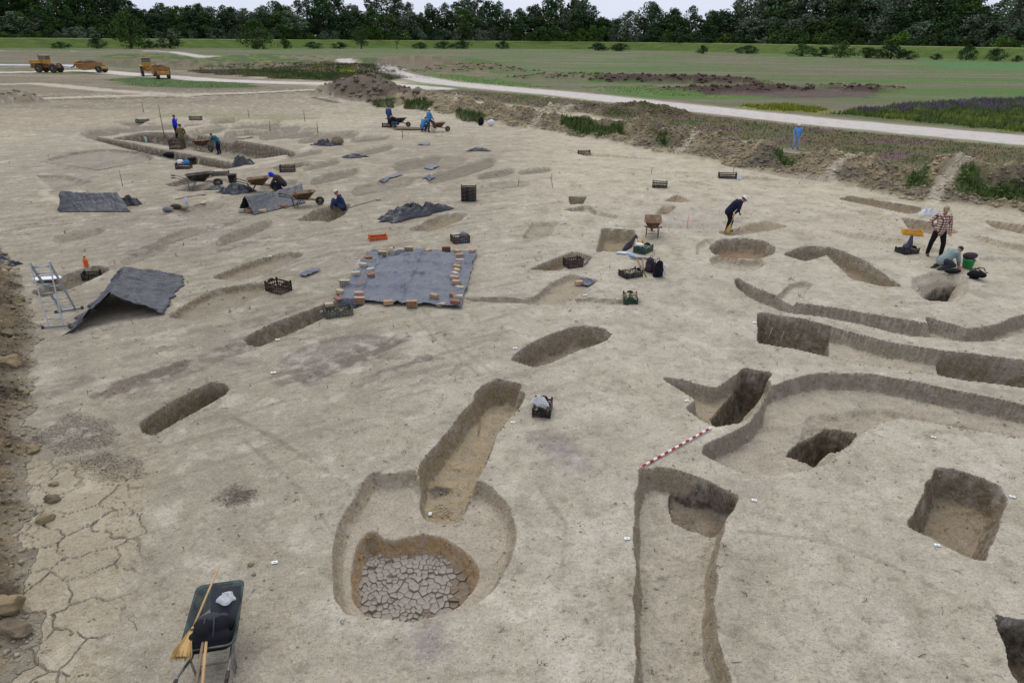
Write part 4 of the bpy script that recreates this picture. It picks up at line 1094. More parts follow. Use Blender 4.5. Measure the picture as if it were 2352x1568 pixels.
ALU = mat('aluminium', (168, 172, 176), .4, .5, var=.06, dirt=.15)
RUBBER = mat('rubber_tyre', (48, 46, 45), .85, var=.15, dirt=.45)
SOILM = mat('loose_soil', (120, 106, 86), .98, var=.25, scale=12, dirt=.2, spec=.1, bump=.02)
SOILD = mat('dark_soil', (84, 68, 54), .98, var=.3, scale=5, spec=.1, bump=.03)
def foil(name, rgb, dust):
    t = NT(name)
    tcn = t.new('ShaderNodeTexCoord'); v = tcn.outputs['Object']
    a = t.noise(v, 1.6, 6, .65); b = t.noise(v, 7, 5, .7); e = t.noise(v, 22, 3, .6)
    f = t.math('ADD', t.mapr(a, .36, .7, 0, dust), t.mapr(b, .42, .75, 0, dust * .6), clamp=True)
    c = t.mix(f, lin(*rgb), lin(156, 150, 142))
    t.link(c, t.b.inputs['Base Color'])
    t.b.inputs['Roughness'].default_value = .32; t.b.inputs['Specular IOR Level'].default_value = .5
    bp = t.new('ShaderNodeBump'); bp.inputs['Distance'].default_value = .05
    t.link(t.math('ADD', b, t.math('MULTIPLY', e, .3)), bp.inputs['Height']); t.link(bp.outputs[0], t.b.inputs['Normal'])
    return t.m
FOIL = foil('black_foil', (32, 36, 46), .12); FOILB = foil('dusty_foil', (70, 78, 94), .22)

def crate(ox, oy, rz, label, m, L=.6, W=.4, H=.2, group=None, name='crate', loc=None, hump=True):
    t = thing(name, label, 'crate', loc if loc is not None else G(ox, oy), rz, group)
    b = MB()
    for i in range(6): b.box((0, -W / 2 + W * (i + .5) / 6, .012), (L - .02, W / 6 * .72, .016))
    for i in (-.35, 0, .35): b.box((i * L, 0, .026), (.03, W - .02, .012))
    b.build('base', m, t)
    def side(nm, ln, rz2, c, hp):
        s = MB(); R = Matrix.Rotation(rz2, 3, 'Z')
        def bx(cx, cz, dx, dz): s.box(R @ Vector((cx, 0, cz)) + Vector(c), (dx, .014, dz), rz2)
        bx(0, H - .02, ln, .04); bx(0, .03, ln, .05)
        bx(0, H * .52, ln, .035)
        k = max(4, int(ln / .085))
        for i in range(k + 1): bx(-ln / 2 + ln * i / k * .96 + ln * .02, H * .5, .022, H - .03)
        if hp:
            n = 9; pl = [(ln * .26 * math.cos(math.pi * q / n), .07 * math.sin(math.pi * q / n)) for q in range(n + 1)]
            M = R @ Matrix(((1, 0, 0), (0, 0, -1), (0, 1, 0)))
            s.prism(pl, -.008, .008, M, Vector(c) + Vector((0, 0, H + .001)))
        return s.build(nm, m, t)
    side('long_side', L, 0, (0, -W / 2, 0), False); side('long_side', L, 0, (0, W / 2, 0), False)
    side('short_side', W - .03, math.pi / 2, (-L / 2 + .007, 0, 0), hump); side('short_side', W - .03, math.pi / 2, (L / 2 - .007, 0, 0), hump)
    for sx in (-1, 1):
        for sy in (-1, 1):
            MB().box((sx * (L / 2 - .012), sy * (W / 2 - .012), (H + .03) / 2 + .01), (.04, .04, H + .05)).build('corner_post', m, t)
    return t
def sherds(loc, rz, L, W, z, label, name='find_pile', n=60, seed=1, rgb=((150, 132, 110), (112, 96, 80), (176, 160, 136)), long=1.6):
    rg = random.Random(seed); V = []; F = []; T = []
    o8 = [(1, 0, 0), (0, 1, 0), (-1, 0, 0), (0, -1, 0), (0, 0, 1), (0, 0, -1)]
    f8 = [(0, 1, 4), (1, 2, 4), (2, 3, 4), (3, 0, 4), (1, 0, 5), (2, 1, 5), (3, 2, 5), (0, 3, 5)]
    for i in range(n):
        u, v = rg.uniform(-.5, .5), rg.uniform(-.5, .5)
        c = Vector((u * L, v * W, z + .06 * (1 - 2 * abs(u)) * (1 - abs(v)) + rg.uniform(-.02, .03)))
        R = Matrix.Rotation(rg.uniform(0, 6.28), 3, 'Z') @ Matrix.Rotation(rg.uniform(-.6, .6), 3, 'X')
        s = rg.uniform(.025, .05); k = len(V)
        for q in o8: V.append(R @ Vector((q[0] * s * long * rg.uniform(.7, 1.2), q[1] * s * .8, q[2] * s * .5)) + c)
        F += [tuple(a + k for a in f) for f in f8]
        T += [lin(*rg.choice(rgb), rg.uniform(.8, 1.15))] * 6
    me = np_mesh(name, V, F, T); me.materials.append(vcol_mat('sherd_mix'))
    o = bpy.data.objects.new(name, me); COL.objects.link(o); o.location = loc; o.rotation_euler = (0, 0, rz)
    return tag(o, label, kind='stuff')
def wheelbarrow(ox, oy, rz, label, tray=RUST, frame=RUST, loc=None, s=1.0, group='wheelbarrows on the dig'):
    t = thing('wheelbarrow', label, 'wheelbarrow', loc if loc is not None else G(ox, oy), rz, group)
    t.scale = (s, s, s)
    b = MB()          # tray: outer and inner skin with a rolled rim
    def ring(x0, x1, w0, w1, z0, z1, r=.10):
        # front (+x) lip higher, rounded corners
        pts = []
        for cx, cy, a0 in ((x1 - r, w1 - r, 0), (x0 + r, w0 - r, 90), (x0 + r, -w0 + r, 180), (x1 - r, -w1 + r, 270)):
            for k in range(4):
                a = rad(a0 + 30 * k); px = cx + r * math.cos(a)
                pts.append((px, cy + r * math.sin(a), z0 + (z1 - z0) * (px - x0) / (x1 - x0)))
        return pts
    rings = [ring(-.22, .30, .17, .18, .34, .33, .06), ring(-.40, .62, .31, .29, .60, .66), ring(-.43, .66, .34, .32, .61, .675), ring(-.43, .66, .335, .315, .595, .66), ring(-.39, .61, .30, .28, .59, .65), ring(-.20, .28, .16, .17, .355, .345, .06)]
    # order: outer bottom, outer top, rim, rim under, inner top, inner bottom
    v = [p for r in rings for p in r]; n = 16; f = []
    for i in range(len(rings) - 1):
        for k in range(n): f.append((i * n + k, i * n + (k + 1) % n, (i + 1) * n + (k + 1) % n, (i + 1) * n + k))
    f.append(tuple(range(n))[::-1]); f.append(tuple(range(5 * n, 6 * n)))
    b.add(v, f, True).build('tray', tray, t)
    for sy in (-1, 1):
        b = MB(); b.tube([(.80, sy * .07, .19), (.45, sy * .16, .29), (-.35, sy * .24, .40), (-.75, sy * .29, .56), (-.95, sy * .30, .58)], .019, 8)
        h = b.build('handle', frame, t)
        MB().tube([(-.80, sy * .292, .565), (-.96, sy * .301, .582)], .026, 8).build('grip', RUBBER, h)
        MB().tube([(-.02, sy * .20, .36), (-.20, sy * .22, .10), (-.24, sy * .22, .0), (-.34, sy * .23, .02), (-.40, sy * .235, .40)], .016, 7).build('leg', frame, t)
    MB().tube([(-.23, -.22, .12), (-.23, .22, .12)], .012, 6).build('leg_brace', frame, t)
    M = Matrix.Rotation(math.pi / 2, 3, 'X')
    w = MB().lathe([(.12, -.035), (.165, -.045), (.19, -.03), (.197, 0), (.19, .03), (.165, .045), (.12, .035)], 22, (.80, 0, .197), M).build('wheel', RUBBER, t)
    MB().lathe([(.02, -.06), (.03, -.05), (.12, -.02), (.125, 0), (.12, .02), (.03, .05), (.02, .06)], 18, (.80, 0, .197), M).build('rim', STEEL, w)
    return t
def shovel(p0, p1, label, name='shovel', wood=WOOD, blade=STEEL, cat='shovel', up=.0):
    p0, p1 = Vector(p0), Vector(p1); t = thing(name, label, cat, p0)
    d = p1 - p0
    MB().tube([(0, 0, 0), d * .5 + Vector((0, 0, .01)), d], [.017, .018, .016], 8).build('handle', wood, t)
    u = d.normalized(); s = u.cross(Vector((0, 0, 1))).normalized(); n = s.cross(u)
    V = []
    for i, (w, c) in enumerate(((.03, 0), (.11, .03), (.115, .03), (.10, .02), (.05, .0), (.005, -.01))):
        V.append([d + u * (i * .055) + s * w * k + n * (c * abs(k) * .6 - .01) for k in (-1, -.5, 0, .5, 1)])
    MB().grid(V).build('blade', blade, t, solid=.006)
    return t
def broom(p0, p1, label, head=.55, spread=.16, flat=.35, head_at_end=True):
    """straw broom: handle from p0 to p1, straw head hanging past p1"""
    p0, p1 = Vector(p0), Vector(p1); t = thing('broom', label, 'broom', p0)
    d = p1 - p0; u = d.normalized()
    MB().tube([(0, 0, 0), d * .5, d + u * .05], [.013, .014, .015], 8).build('handle', WOOD, t)
    s = u.cross(Vector((0, 0, 1))).normalized(); n = s.cross(u)
    rg = random.Random(3); b = MB()
    ctr = lambda k: d + u * head * k
    V = []
    for i, (w, th) in enumerate(((.022, .022), (.042, .026), (.065, .03), (.09, .034), (.115, .034), (.125, .02))):
        V.append([ctr(i / 5.4) + s * spread / .16 * w * math.cos(2 * math.pi * k / 16) + n * th * math.sin(2 * math.pi * k / 16) for k in range(17)])
    b.grid(V)
    for k in range(150):
        a0 = rg.uniform(-1, 1); q = rg.uniform(-1, 1); ln = rg.uniform(.82, 1.04)
        p_ = [ctr(.08) + s * .02 * a0 + n * .02 * q, ctr(.5) + s * spread * .5 * a0 + n * .034 * q, ctr(ln) + s * spread * a0 * rg.uniform(.85, 1.1) + n * .035 * q]
        b.tube(p_, [.004, .005, .002], 3, False)
    b.build('straw', STRAW, t)
    MB().lathe([(.026, 0), (.03, .01), (.03, .03), (.026, .04)], 10, d + u * .03, Matrix(((s.x, n.x, u.x), (s.y, n.y, u.y), (s.z, n.z, u.z)))).build('binding', RUST, t)
    return t
def bucket(ox, oy, label, m, r=.15, h=.28, loc=None):
    t = thing('bucket', label, 'bucket', loc if loc is not None else G(ox, oy))
    MB().lathe([(r * .74, 0), (r * .78, .004), (r * .97, h * .93), (r * 1.04, h * .93), (r * 1.04, h), (r * .95, h), (r * .73, .02), (.01, .02)], 20).build('shell', m, t)
    MB().tube([(-r, 0, h * .9), (-r * .8, .07, h * .65), (0, .12, h * .5), (r * .8, .07, h * .65), (r, 0, h * .9)], .004, 6).build('bail', STEEL, t)
    return t
def sheet(name, quad, fn, label, m, nu=40, nv=28, edge=.03, seed=1, dz=.015, cat='plastic sheet', sag=True, wr=.012):
    """plastic sheet over the ground between four world corners; fn gives the lift"""
    a, b, c, d = [np.array(q[:2]) for q in quad]
    u = np.linspace(0, 1, nu)[None, :, None]; v = np.linspace(0, 1, nv)[:, None, None]
    xy = (a * (1 - u) + b * u) * (1 - v) + (d * (1 - u) + c * u) * v
    X, Y = xy[..., 0], xy[..., 1]
    U = np.repeat(u[..., 0], nv, 0); Vv = np.repeat(v[..., 0], nu, 1)
    jx, jy = edge * fbm(X, Y, 1.6, 2, seed), edge * fbm(X, Y, 1.6, 2, seed + 3)
    X = X + jx * 2; Y = Y + jy * 2
    z0 = tz(X, Y)
    lift = fn(U, Vv)
    w = wr * (1 - np.abs(fbm(X * 1.0, Y * 1.0, 3.0, 3, seed + 7)) * 3) + wr * .5 * fbm(X, Y, 9.0, 2, seed + 9)
    Z = z0 + dz + np.maximum(lift + w, 0)
    o = MB().grid(np.stack([X, Y, Z], -1)).build(name, m, solid=.006)
    c0 = Vector((X.mean(), Y.mean(), float(z0.mean())))
    o.data.transform(Matrix.Translation(-c0)); o.location = c0
    return tag(o, label, cat)
def crumple(ox, oy, a, b, h, rz, label, m=FOIL, seed=1, name='plastic_sheet', n=64, sharp=1.0, cat='plastic sheet'):
    """crumpled heap of plastic foil"""
    c = G(ox, oy); ca, sa = math.cos(rz), math.sin(rz)
    r = np.linspace(0, 1, n // 2)[:, None]; th = np.linspace(0, 2 * math.pi, n + 1)[None, :]
    er = 1 + .28 * np.sin(th * 3 + seed) * .6 + .16 * np.sin(th * 7 + seed * 2.1)
    lx = a * r * er * np.cos(th); ly = b * r * er * np.sin(th)
    wx = c.x + lx * ca - ly * sa; wy = c.y + lx * sa + ly * ca
    lx[:, -1] = lx[:, 0]; ly[:, -1] = ly[:, 0]; wx[:, -1] = wx[:, 0]; wy[:, -1] = wy[:, 0]
    rid = 1 - np.abs(fbm(wx * 1.9 + seed, wy * 1.9, 1.0, 4, seed, .6)) * 3.2
    dome = np.clip(1 - r ** 2.2, 0, 1)
    z = tz(wx, wy) + .012 + np.maximum(h * dome * (.42 + .62 * rid * sharp), .0) + .02 * np.abs(fbm(wx, wy, 8, 2, seed + 4))
    z[-1] = tz(wx[-1:], wy[-1:])[0] + .01
    o = MB().grid(np.stack([wx - c.x, wy - c.y, z - c.z], -1)).build(name, m, solid=.005)
    o.location = c
    return tag(o, label, cat)
def box_stack_bag(loc, r, label, name, m, cat, seed=1, vox=.02, extra=()):
    rg = random.Random(seed)
    parts = [('e', (rg.uniform(-.3, .3) * r[0], rg.uniform(-.3, .3) * r[1], r[2] * rg.uniform(.7, 1.1)), (r[0] * rg.uniform(.6, .85), r[1] * rg.uniform(.6, .85), r[2] * rg.uniform(.6, .95))) for _ in range(5)] + list(extra)
    o = mobj(name, organic(parts, vox, name, .6, 1), m); o.location = loc
    return tag(o, label, cat)
def puff_bag(loc, a, b, h, label, name, m, seed=1, rz=0.):
    """crumpled light plastic bag: creased dome closed underneath"""
    n, k = 40, 14
    r = np.linspace(0, 1, k)[:, None]; th = np.linspace(0, 2 * math.pi, n + 1)[None, :]
    er = 1 + .22 * np.sin(th * 2 + seed) + .14 * np.sin(th * 5 + seed * 1.7)
    x = a * r * er * np.cos(th); y = b * r * er * np.sin(th)
    cr_ = 1 - 3.0 * np.abs(fbm(np.cos(th) * 2.2 * r + seed, np.sin(th) * 2.2 * r + seed * .7, 1.4, 4, seed, .6))
    z = h * np.clip(1 - r ** 2.6, 0, 1) * (.55 + .55 * cr_) + .006
    z[-1] = 0
    V = np.stack([x, y, np.maximum(z, 0)], -1); V[:, -1] = V[:, 0]
    bm_ = MB().grid(V); bm_.grid(np.stack([x[::-1], y[::-1], 0 * x - .004], -1))
    o = bm_.build(name, m); o.location = loc; o.rotation_euler = (0, 0, rz)
    return tag(o, label, 'bag')
def backpack(loc, rz, label, m, s=1.0, tilt=0.0, patch=None, lying=False):
    t = thing('backpack', label, 'backpack', loc, rz); t.scale = (s, s, s)
    if lying: t.rotation_euler = (rad(78), 0, rz)
    body = organic([('e', (0, 0, .22), (.16, .11, .22)), ('e', (0, 0, .10), (.165, .125, .11)), ('e', (0, -.02, .36), (.12, .085, .12)), ('c', (-.11, 0, .06), .07, (.11, 0, .06), .07)], .018, 'main_bag', .6, 2)
    mobj('main_bag', body, m, t)
    mobj('front_pocket', organic([('e', (0, -.11, .14), (.12, .055, .12)), ('c', (-.07, -.11, .08), .045, (.07, -.11, .08), .045)], .016, 'front_pocket', .6, 2), m, t)
    for sx in (-1, 1):
        MB().tube([(sx * .07, .09, .40), (sx * .10, .17, .33), (sx * .11, .18, .18), (sx * .12, .11, .05)], .014, 6).build('strap', m, t)
    MB().tube([(-.05, .06, .45), (-.03, .06, .51), (.03, .06, .51), (.05, .06, .45)], .010, 6).build('handle', m, t)
    if patch:
        MB().box((.08, -.155, .13), (.10, .02, .13)).build('pale_patch', patch, t)
        MB().box((.09, -.125, .30), (.08, .02, .08), M=Matrix.Rotation(-.3, 3, 'X')).build('pale_patch', patch, t)
    return t
def bottle(loc, label, m, r=.04, h=.28, tilt=None, cap=PL_WHITE, rz=0):
    t = thing('bottle', label, 'bottle', loc, rz)
    if tilt: t.rotation_euler = (tilt, 0, rz)
    MB().lathe([(r * .85, 0), (r, .02), (r, h * .35), (r * .92, h * .4), (r, h * .45), (r, h * .68), (r * .75, h * .8), (r * .35, h * .9), (r * .33, h * .95)], 14).build('body', m, t)
    MB().lathe([(r * .4, h * .95), (r * .42, h * .96), (r * .42, h * 1.02), (r * .38, h * 1.03)], 12).build('cap', cap, t)
    return t
def stake(ox, oy, h, label, lean=(0, 0), r=.012, m=WOODD, name='stake', cat='stake', group=None):
    o = MB().tube([(0, 0, -.1), (lean[0] * h * .5, lean[1] * h * .5, h * .5), (lean[0] * h, lean[1] * h, h)], [r, r, r * .8], 6).build(name, m)
    o.location = G(ox, oy); return tag(o, label, cat, group)
def find_tag(ox, oy, rz, label, s=1.0):
    t = thing('find_label', label, 'label', G(ox, oy, .012), rz); t.scale = (s, s, s)
    b = MB(); V = [[(x, y, .012 + .02 * abs(x) * 4 * (y > 0)) for x in (-.07, -.02, .03, .07)] for y in (-.045, 0, .045)]
    b.grid(V).build('card', PAPER, t, solid=.003)
    MB().box((.0, -.004, .0195), (.07, .012, .002)).build('print', mat('print_grey', (120, 112, 108), .9), t)
    return t
BRM = {'buff': mat('brick_buff', (178, 160, 132), .9, var=.18, scale=16, dirt=.3, bump=.004), 'red': mat('brick_red', (142, 100, 78), .9, var=.2, scale=16, dirt=.25, bump=.004),
       'pink': mat('brick_pink', (178, 148, 126), .9, var=.15, scale=16, dirt=.3, bump=.004), 'tan': mat('brick_tan', (168, 138, 106), .9, var=.18, scale=16, dirt=.3, bump=.004), 'grey': mat('brick_grey', (180, 170, 152), .9, var=.15, scale=16, dirt=.3, bump=.004)}
HOLE = mat('brick_core_shadow', (70, 54, 44), .95)
def brick(loc, rz, m, label, L=.25, W=.12, H=.075, hollow=False, broken=0., name='brick', tilt=0., group='bricks weighing down the big flat sheet'):
    if not hollow:
        rg = random.Random(int(loc[0] * 997 + loc[1] * 131))
        pl = [(-L / 2, -W / 2), (L / 2 - broken * L * rg.random(), -W / 2), (L / 2 - broken * L * .2, 0), (L / 2 - broken * L * rg.random(), W / 2), (-L / 2, W / 2)]
        o = MB().prism(pl, 0, H).build(name, BRM[m], bevel=.008)
    else:
        # perforated block: a comb of webs around open cells, seen on its face
        b = MB(); n, k = 5, 3; w = .012
        for i in range(n + 1): b.box((-L / 2 + w / 2 + (L - w) * i / n, 0, H / 2), (w, W, H))
        for j in range(k + 1): b.box((0, 0, w / 2 + (H - w) * j / k), (L - .004, W - .004, w))
        b.box((0, 0, H / 2), (L - .01, W * .2, H - .01))
        o = b.build(name, BRM[m])
    o.location = loc; o.rotation_euler = (tilt, 0, rz)
    return tag(o, label, 'brick', group)
# ---------------------------------------------------------------- people
SKIN = mat('skin', (176, 128, 102), .6, var=.08)
HAIRD = mat('hair_dark', (44, 36, 32), .8, var=.2)
def V3(*a): return Vector(a)
def pose_stand(turn=0., lean=0., armL=None, armR=None, spread=.11, h=1.0):
    p = dict(pel=V3(0, 0, .93), che=V3(0, .02 + lean * .25, 1.28), nec=V3(0, .02 + lean * .38, 1.48), hea=V3(0, .05 + lean * .48, 1.63), shL=V3(-.19, .0 + lean * .32, 1.42), shR=V3(.19, .0 + lean * .32, 1.42),
             elL=V3(-.26, -.02, 1.15), haL=V3(-.25, .10, .92), elR=V3(.26, -.02, 1.15), haR=V3(.25, .10, .92), hiL=V3(-.09, 0, .90), hiR=V3(.09, 0, .90), knL=V3(-spread, .04, .48), knR=V3(spread, .03, .48),
             anL=V3(-spread - .02, -.02, .09), anR=V3(spread + .02, -.02, .09), look=V3(0, 1, -.12))
    if armL: p['elL'], p['haL'] = V3(*armL[0]), V3(*armL[1])
    if armR: p['elR'], p['haR'] = V3(*armR[0]), V3(*armR[1])
    return p
def person(loc, rz, pose, label, top, legs, hat=None, hatm=None, height=1.72, shoes=None, cut=None, toes=None, vox=.013):
    """loc: ground point under the figure; local +y is where it faces. cut: lowers the whole figure"""
    s = height / 1.75
    t = thing('person', label, 'person', loc, rz); t.scale = (s, s, s)
    p = {k: Vector(v) for k, v in pose.items()}
    look = p['look'].normalized()
    side = look.cross(V3(0, 0, 1)).normalized() if abs(look.z) < .95 else V3(1, 0, 0)
    upv = side.cross(look).normalized()
    R = Matrix((side, look, upv)).transposed()
    hc = p['hea']
    def H(x, y, z): return hc + R @ V3(x, y, z)
    body = [('e', hc, (.078, .098, .115), R), ('e', H(0, .03, -.065), (.055, .065, .055), R), ('e', H(0, .105, -.02), (.013, .018, .024), R), ('e', H(.08, -.005, -.01), (.012, .022, .032), R), ('e', H(-.08, -.005, -.01), (.012, .022, .032), R),
            ('c', p['nec'], .058, hc + (p['nec'] - hc) * .35, .052), ('c', p['pel'], .13, p['che'], .14), ('c', p['che'], .13, p['nec'], .06)]
    for S in 'LR':
        body += [('c', p['sh' + S], .06, p['el' + S], .042), ('c', p['el' + S], .042, p['ha' + S], .028), ('c', p['che'], .09, p['sh' + S], .06), ('c', p['hi' + S], .085, p['kn' + S], .058), ('c', p['kn' + S], .056, p['an' + S], .04), ('c', p['pel'], .11, p['hi' + S], .09)]
        d = (p['ha' + S] - p['el' + S]).normalized(); w = p['ha' + S]
        sd = d.cross(look).normalized() if abs(d.dot(look)) < .95 else d.cross(V3(0, 0, 1)).normalized()
        pn = sd.cross(d).normalized(); palm = w + d * .05
        body.append(('e', palm, (.04, .022, .048), Matrix((sd, pn, d)).transposed()))
        for i, ln in enumerate((.062, .072, .068, .052)):
            b0 = palm + d * .035 + sd * (-.033 + .022 * i)
            k1 = b0 + d * ln * .55; k2 = k1 + (d * .45 + pn * .6) * ln * .7
            body += [('c', b0, .0105, k1, .010), ('c', k1, .010, k2, .009)]
        th0 = palm + sd * .034 - d * .015
        body += [('c', th0, .013, th0 + (sd * .6 + d * .6) * .04, .011), ('c', th0 + (sd * .6 + d * .6) * .04, .011, th0 + (sd * .4 + d + pn * .4) * .055, .010)]
    mobj('body', organic(body, vox, 'body', .35, 1), SKIN, t)
    # clothes
    jk = [('c', p['pel'] + (p['pel'] - p['che']) * .12, .168, p['che'], .178), ('c', p['che'], .168, p['nec'] + (p['che'] - p['nec']) * .22, .095)]
    for S in 'LR':
        jk += [('c', p['che'], .115, p['sh' + S], .085), ('c', p['sh' + S], .083, p['el' + S], .066), ('c', p['el' + S], .066, p['el' + S].lerp(p['ha' + S], .90), .048)]
    mobj('jacket', organic(jk, vox * 1.6, 'jacket', .6, 1), top, t)
    tr = [('c', p['pel'], .155, p['pel'].lerp(p['che'], .15), .155)]
    for S in 'LR':
        tr += [('c', p['pel'], .135, p['hi' + S], .118), ('c', p['hi' + S], .115, p['kn' + S], .082), ('c', p['kn' + S], .082, p['an' + S], .066)]
    mobj('trousers', organic(tr, vox * 1.6, 'trousers', .6, 1), legs, t)
    for S in 'LR':
        a = p['an' + S]; fd = toes[S] if toes else V3(0, 1, 0)
        fd = Vector(fd).normalized(); dn = V3(0, 0, -1) if abs(fd.z) < .6 else V3(0, -1, 0)
        mobj('shoe', organic([('c', a + dn * .02 - fd * .04, .05, a + dn * .035 + fd * .06, .046), ('c', a + dn * .035 + fd * .06, .046, a + dn * .045 + fd * .15, .038)], .016, 'shoe', .6, 1), shoes or SHOE, t)
    # face
    for sx in (-1, 1):
        MB().lathe([(.002, -.008), (.010, 0), (.002, .008)], 8, H(sx * .032, .090, .008), R).build('eye', HAIRD, t)
    MB().box(H(0, .092, -.068), (.045, .012, .010), M=R).build('mouth', mat('lips', (140, 82, 72), .6), t)
    hr = MB()
    hr.lathe([(.084, -.015), (.090, .02), (.084, .06), (.06, .10), (.02, .122), (.001, .124)], 14, H(0, -.012, .004), R @ Matrix.Diagonal(V3(.98, 1.14, 1)), close=False)
    hr.build('hair', HAIRD, t)
    if hat == 'bucket':
        MB().lathe([(.145, .028), (.150, .022), (.108, .055), (.098, .115), (.085, .140), (.04, .150), (.001, .150)], 18, H(0, -.005, .012), R @ Matrix.Diagonal(V3(.95, 1.08, 1)), close=False).build('hat', hatm, t, solid=.006)
    elif hat == 'cap':
        c = MB().lathe([(.097, .035), (.098, .06), (.090, .10), (.06, .132), (.02, .142), (.001, .143)], 16, H(0, -.008, .004), R @ Matrix.Diagonal(V3(.95, 1.12, 1)), close=False).build('cap', hatm, t, solid=.005)
        V = [[H(.085 * math.sin(a), .075 + (.03 + .06 * math.cos(a)) * k + .015, .045 - .012 * k) for a in np.linspace(-1.35, 1.35, 9)] for k in (0, .5, 1)]
        MB().grid(V).build('peak', hatm, c, solid=.006)
    elif hat == 'hood':
        mobj('hood', organic([('e', H(0, -.02, .02), (.105, .125, .14), R), ('c', H(0, -.06, -.06), .09, p['nec'], .10)], .02, 'hood', .6, 1), hatm, t)
    return t
CL = lambda n, rgb, **k: mat('cloth_' + n, rgb, .9, var=.14, scale=7, spec=.15, bump=.01, **k)
NAVY, BLACKC, DENIM, TEAL = CL('navy', (30, 34, 52)), CL('black', (28, 28, 32)), CL('denim', (62, 76, 104)), CL('teal', (44, 92, 110))
BLUE, LBLUE, SKYB, GREYG = CL('bright_blue', (34, 58, 190)), CL('light_blue', (104, 150, 204)), CL('sky_blue', (66, 126, 176)), CL('grey_green', (132, 146, 140))
OLIVE, CAMO, BROWNC = CL('olive', (72, 70, 58)), CL('camouflage', (84, 76, 54), rgb2=(128, 110, 76)), CL('brown', (70, 58, 50))
WHITEC, GREYC, DGREY = CL('white', (214, 214, 214)), CL('grey', (120, 120, 122)), CL('dark_grey', (62, 62, 66))
KHAKI, BLJ, PURPLE, PALEJ = CL('khaki', (150, 140, 112)), CL('blue_jacket', (52, 78, 130)), CL('plum', (70, 56, 66)), CL('pale_jeans', (140, 156, 178))
SHOE = mat('shoe_leather', (58, 48, 42), .7, var=.15, dirt=.3)
def check_cloth():
    t = NT('cloth_checked')
    tcn = t.new('ShaderNodeTexCoord'); sp = t.new('ShaderNodeSeparateXYZ'); t.link(tcn.outputs['Object'], sp.inputs[0])
    def band(v, k, ph):
        return t.math('GREATER_THAN', t.math('SINE', t.math('ADD', t.math('MULTIPLY', v, k), ph)), .0)
    a = band(sp.outputs[2], 72., 0.); b = band(t.math('ADD', sp.outputs[0], t.math('MULTIPLY', sp.outputs[1], .8)), 72., 1.)
    s = t.math('ADD', a, b)
    c = t.mix(t.mapr(s, 0, 1), lin(208, 196, 182), lin(140, 96, 82)); c = t.mix(t.mapr(s, 1, 2), c, lin(62, 48, 48))
    t.link(c, t.b.inputs['Base Color']); t.b.inputs['Roughness'].default_value = .9
    return t.m
CHECK = check_cloth()
# ---------------------------------------------------------------- earth-moving machines far left
YEL = mat('machine_yellow', (174, 130, 54), .55, var=.15, scale=1.5, dirt=.35)
YELD = mat('machine_orange', (152, 104, 56), .6, var=.18, scale=1.5, dirt=.45)
GLASS = mat('cab_glass', (84, 98, 104), .15, var=.05, spec=.6)
DKM = mat('machine_dark', (52, 48, 44), .7, var=.2, dirt=.3)
def big_wheel(parent, c, r=.82, w=.5):
    M = Matrix.Rotation(math.pi / 2, 3, 'X')
    t = MB().lathe([(r * .55, -w * .42), (r * .8, -w * .5), (r * .96, -w * .42), (r, -w * .2), (r, w * .2), (r * .96, w * .42), (r * .8, w * .5), (r * .55, w * .42)], 26, c, M).build('wheel', RUBBER, parent)
    MB().lathe([(.05, -w * .46), (r * .2, -w * .44), (r * .5, -w * .25), (r * .56, -w * .4), (r * .56, w * .4), (r * .5, w * .25), (r * .2, w * .44), (.05, w * .46)], 20, c, M).build('rim', YELD, t)
def tractor(loc, rz, label, bend=0.):
    t = thing('tractor', label, 'tractor', loc, rz)
    hood = MB().box((2.45, 0, 1.95), (2.3, 1.15, .75), tx=.96, ty=.9).box((3.5, 0, 1.55), (.25, 1.25, 1.3)).box((3.55, 0, .95), (.3, 1.5, .35))
    hood.build('hood', YEL, t, bevel=.05)
    MB().box((1.9, 0, 1.2), (3.2, .7, .7)).box((-.9, 0, 1.15), (2.2, .75, .6)).build('chassis', YELD, t, bevel=.04)
    cab = MB().box((.75, 0, 1.95), (1.3, 1.6, .8), tx=.98).build('cab', YEL, t, bevel=.05)
    MB().box((.75, 0, 3.12), (1.45, 1.7, .14)).build('cab_roof', YEL, cab, bevel=.04)
    for sx in (-1, 1):
        for sy in (-1, 1): MB().box((.75 + sx * .6, sy * .74, 2.7), (.09, .09, .72)).build('cab_pillar', YEL, cab)
    MB().box((.75, 0, 2.7), (1.16, 1.42, .66)).build('window', GLASS, cab)
    MB().box((.95, .79, 2.0), (.5, .04, .6)).build('door', YELD, cab)
    MB().tube([(1.75, .3, 2.2), (1.75, .3, 3.35)], .07, 8).build('exhaust_pipe', DKM, t)
    for sy in (-1, 1):
        MB().box((1.65, sy * .95, 1.78), (1.9, .6, .09)).build('mudguard', YEL, t, bevel=.03)
        MB().box((-1.2, sy * .95, 1.78), (1.7, .6, .09)).build('mudguard', YEL, t, bevel=.03)
        MB().lathe([(.02, 0), (.13, .01), (.13, .06), (.02, .07)], 10, (3.63, sy * .42, 1.75), Matrix.Rotation(math.pi / 2, 3, 'Y')).build('headlight', GLASS, t)
        big_wheel(t, (1.75, sy * .95, .82)); big_wheel(t, (-1.25, sy * .95, .82))
    return t
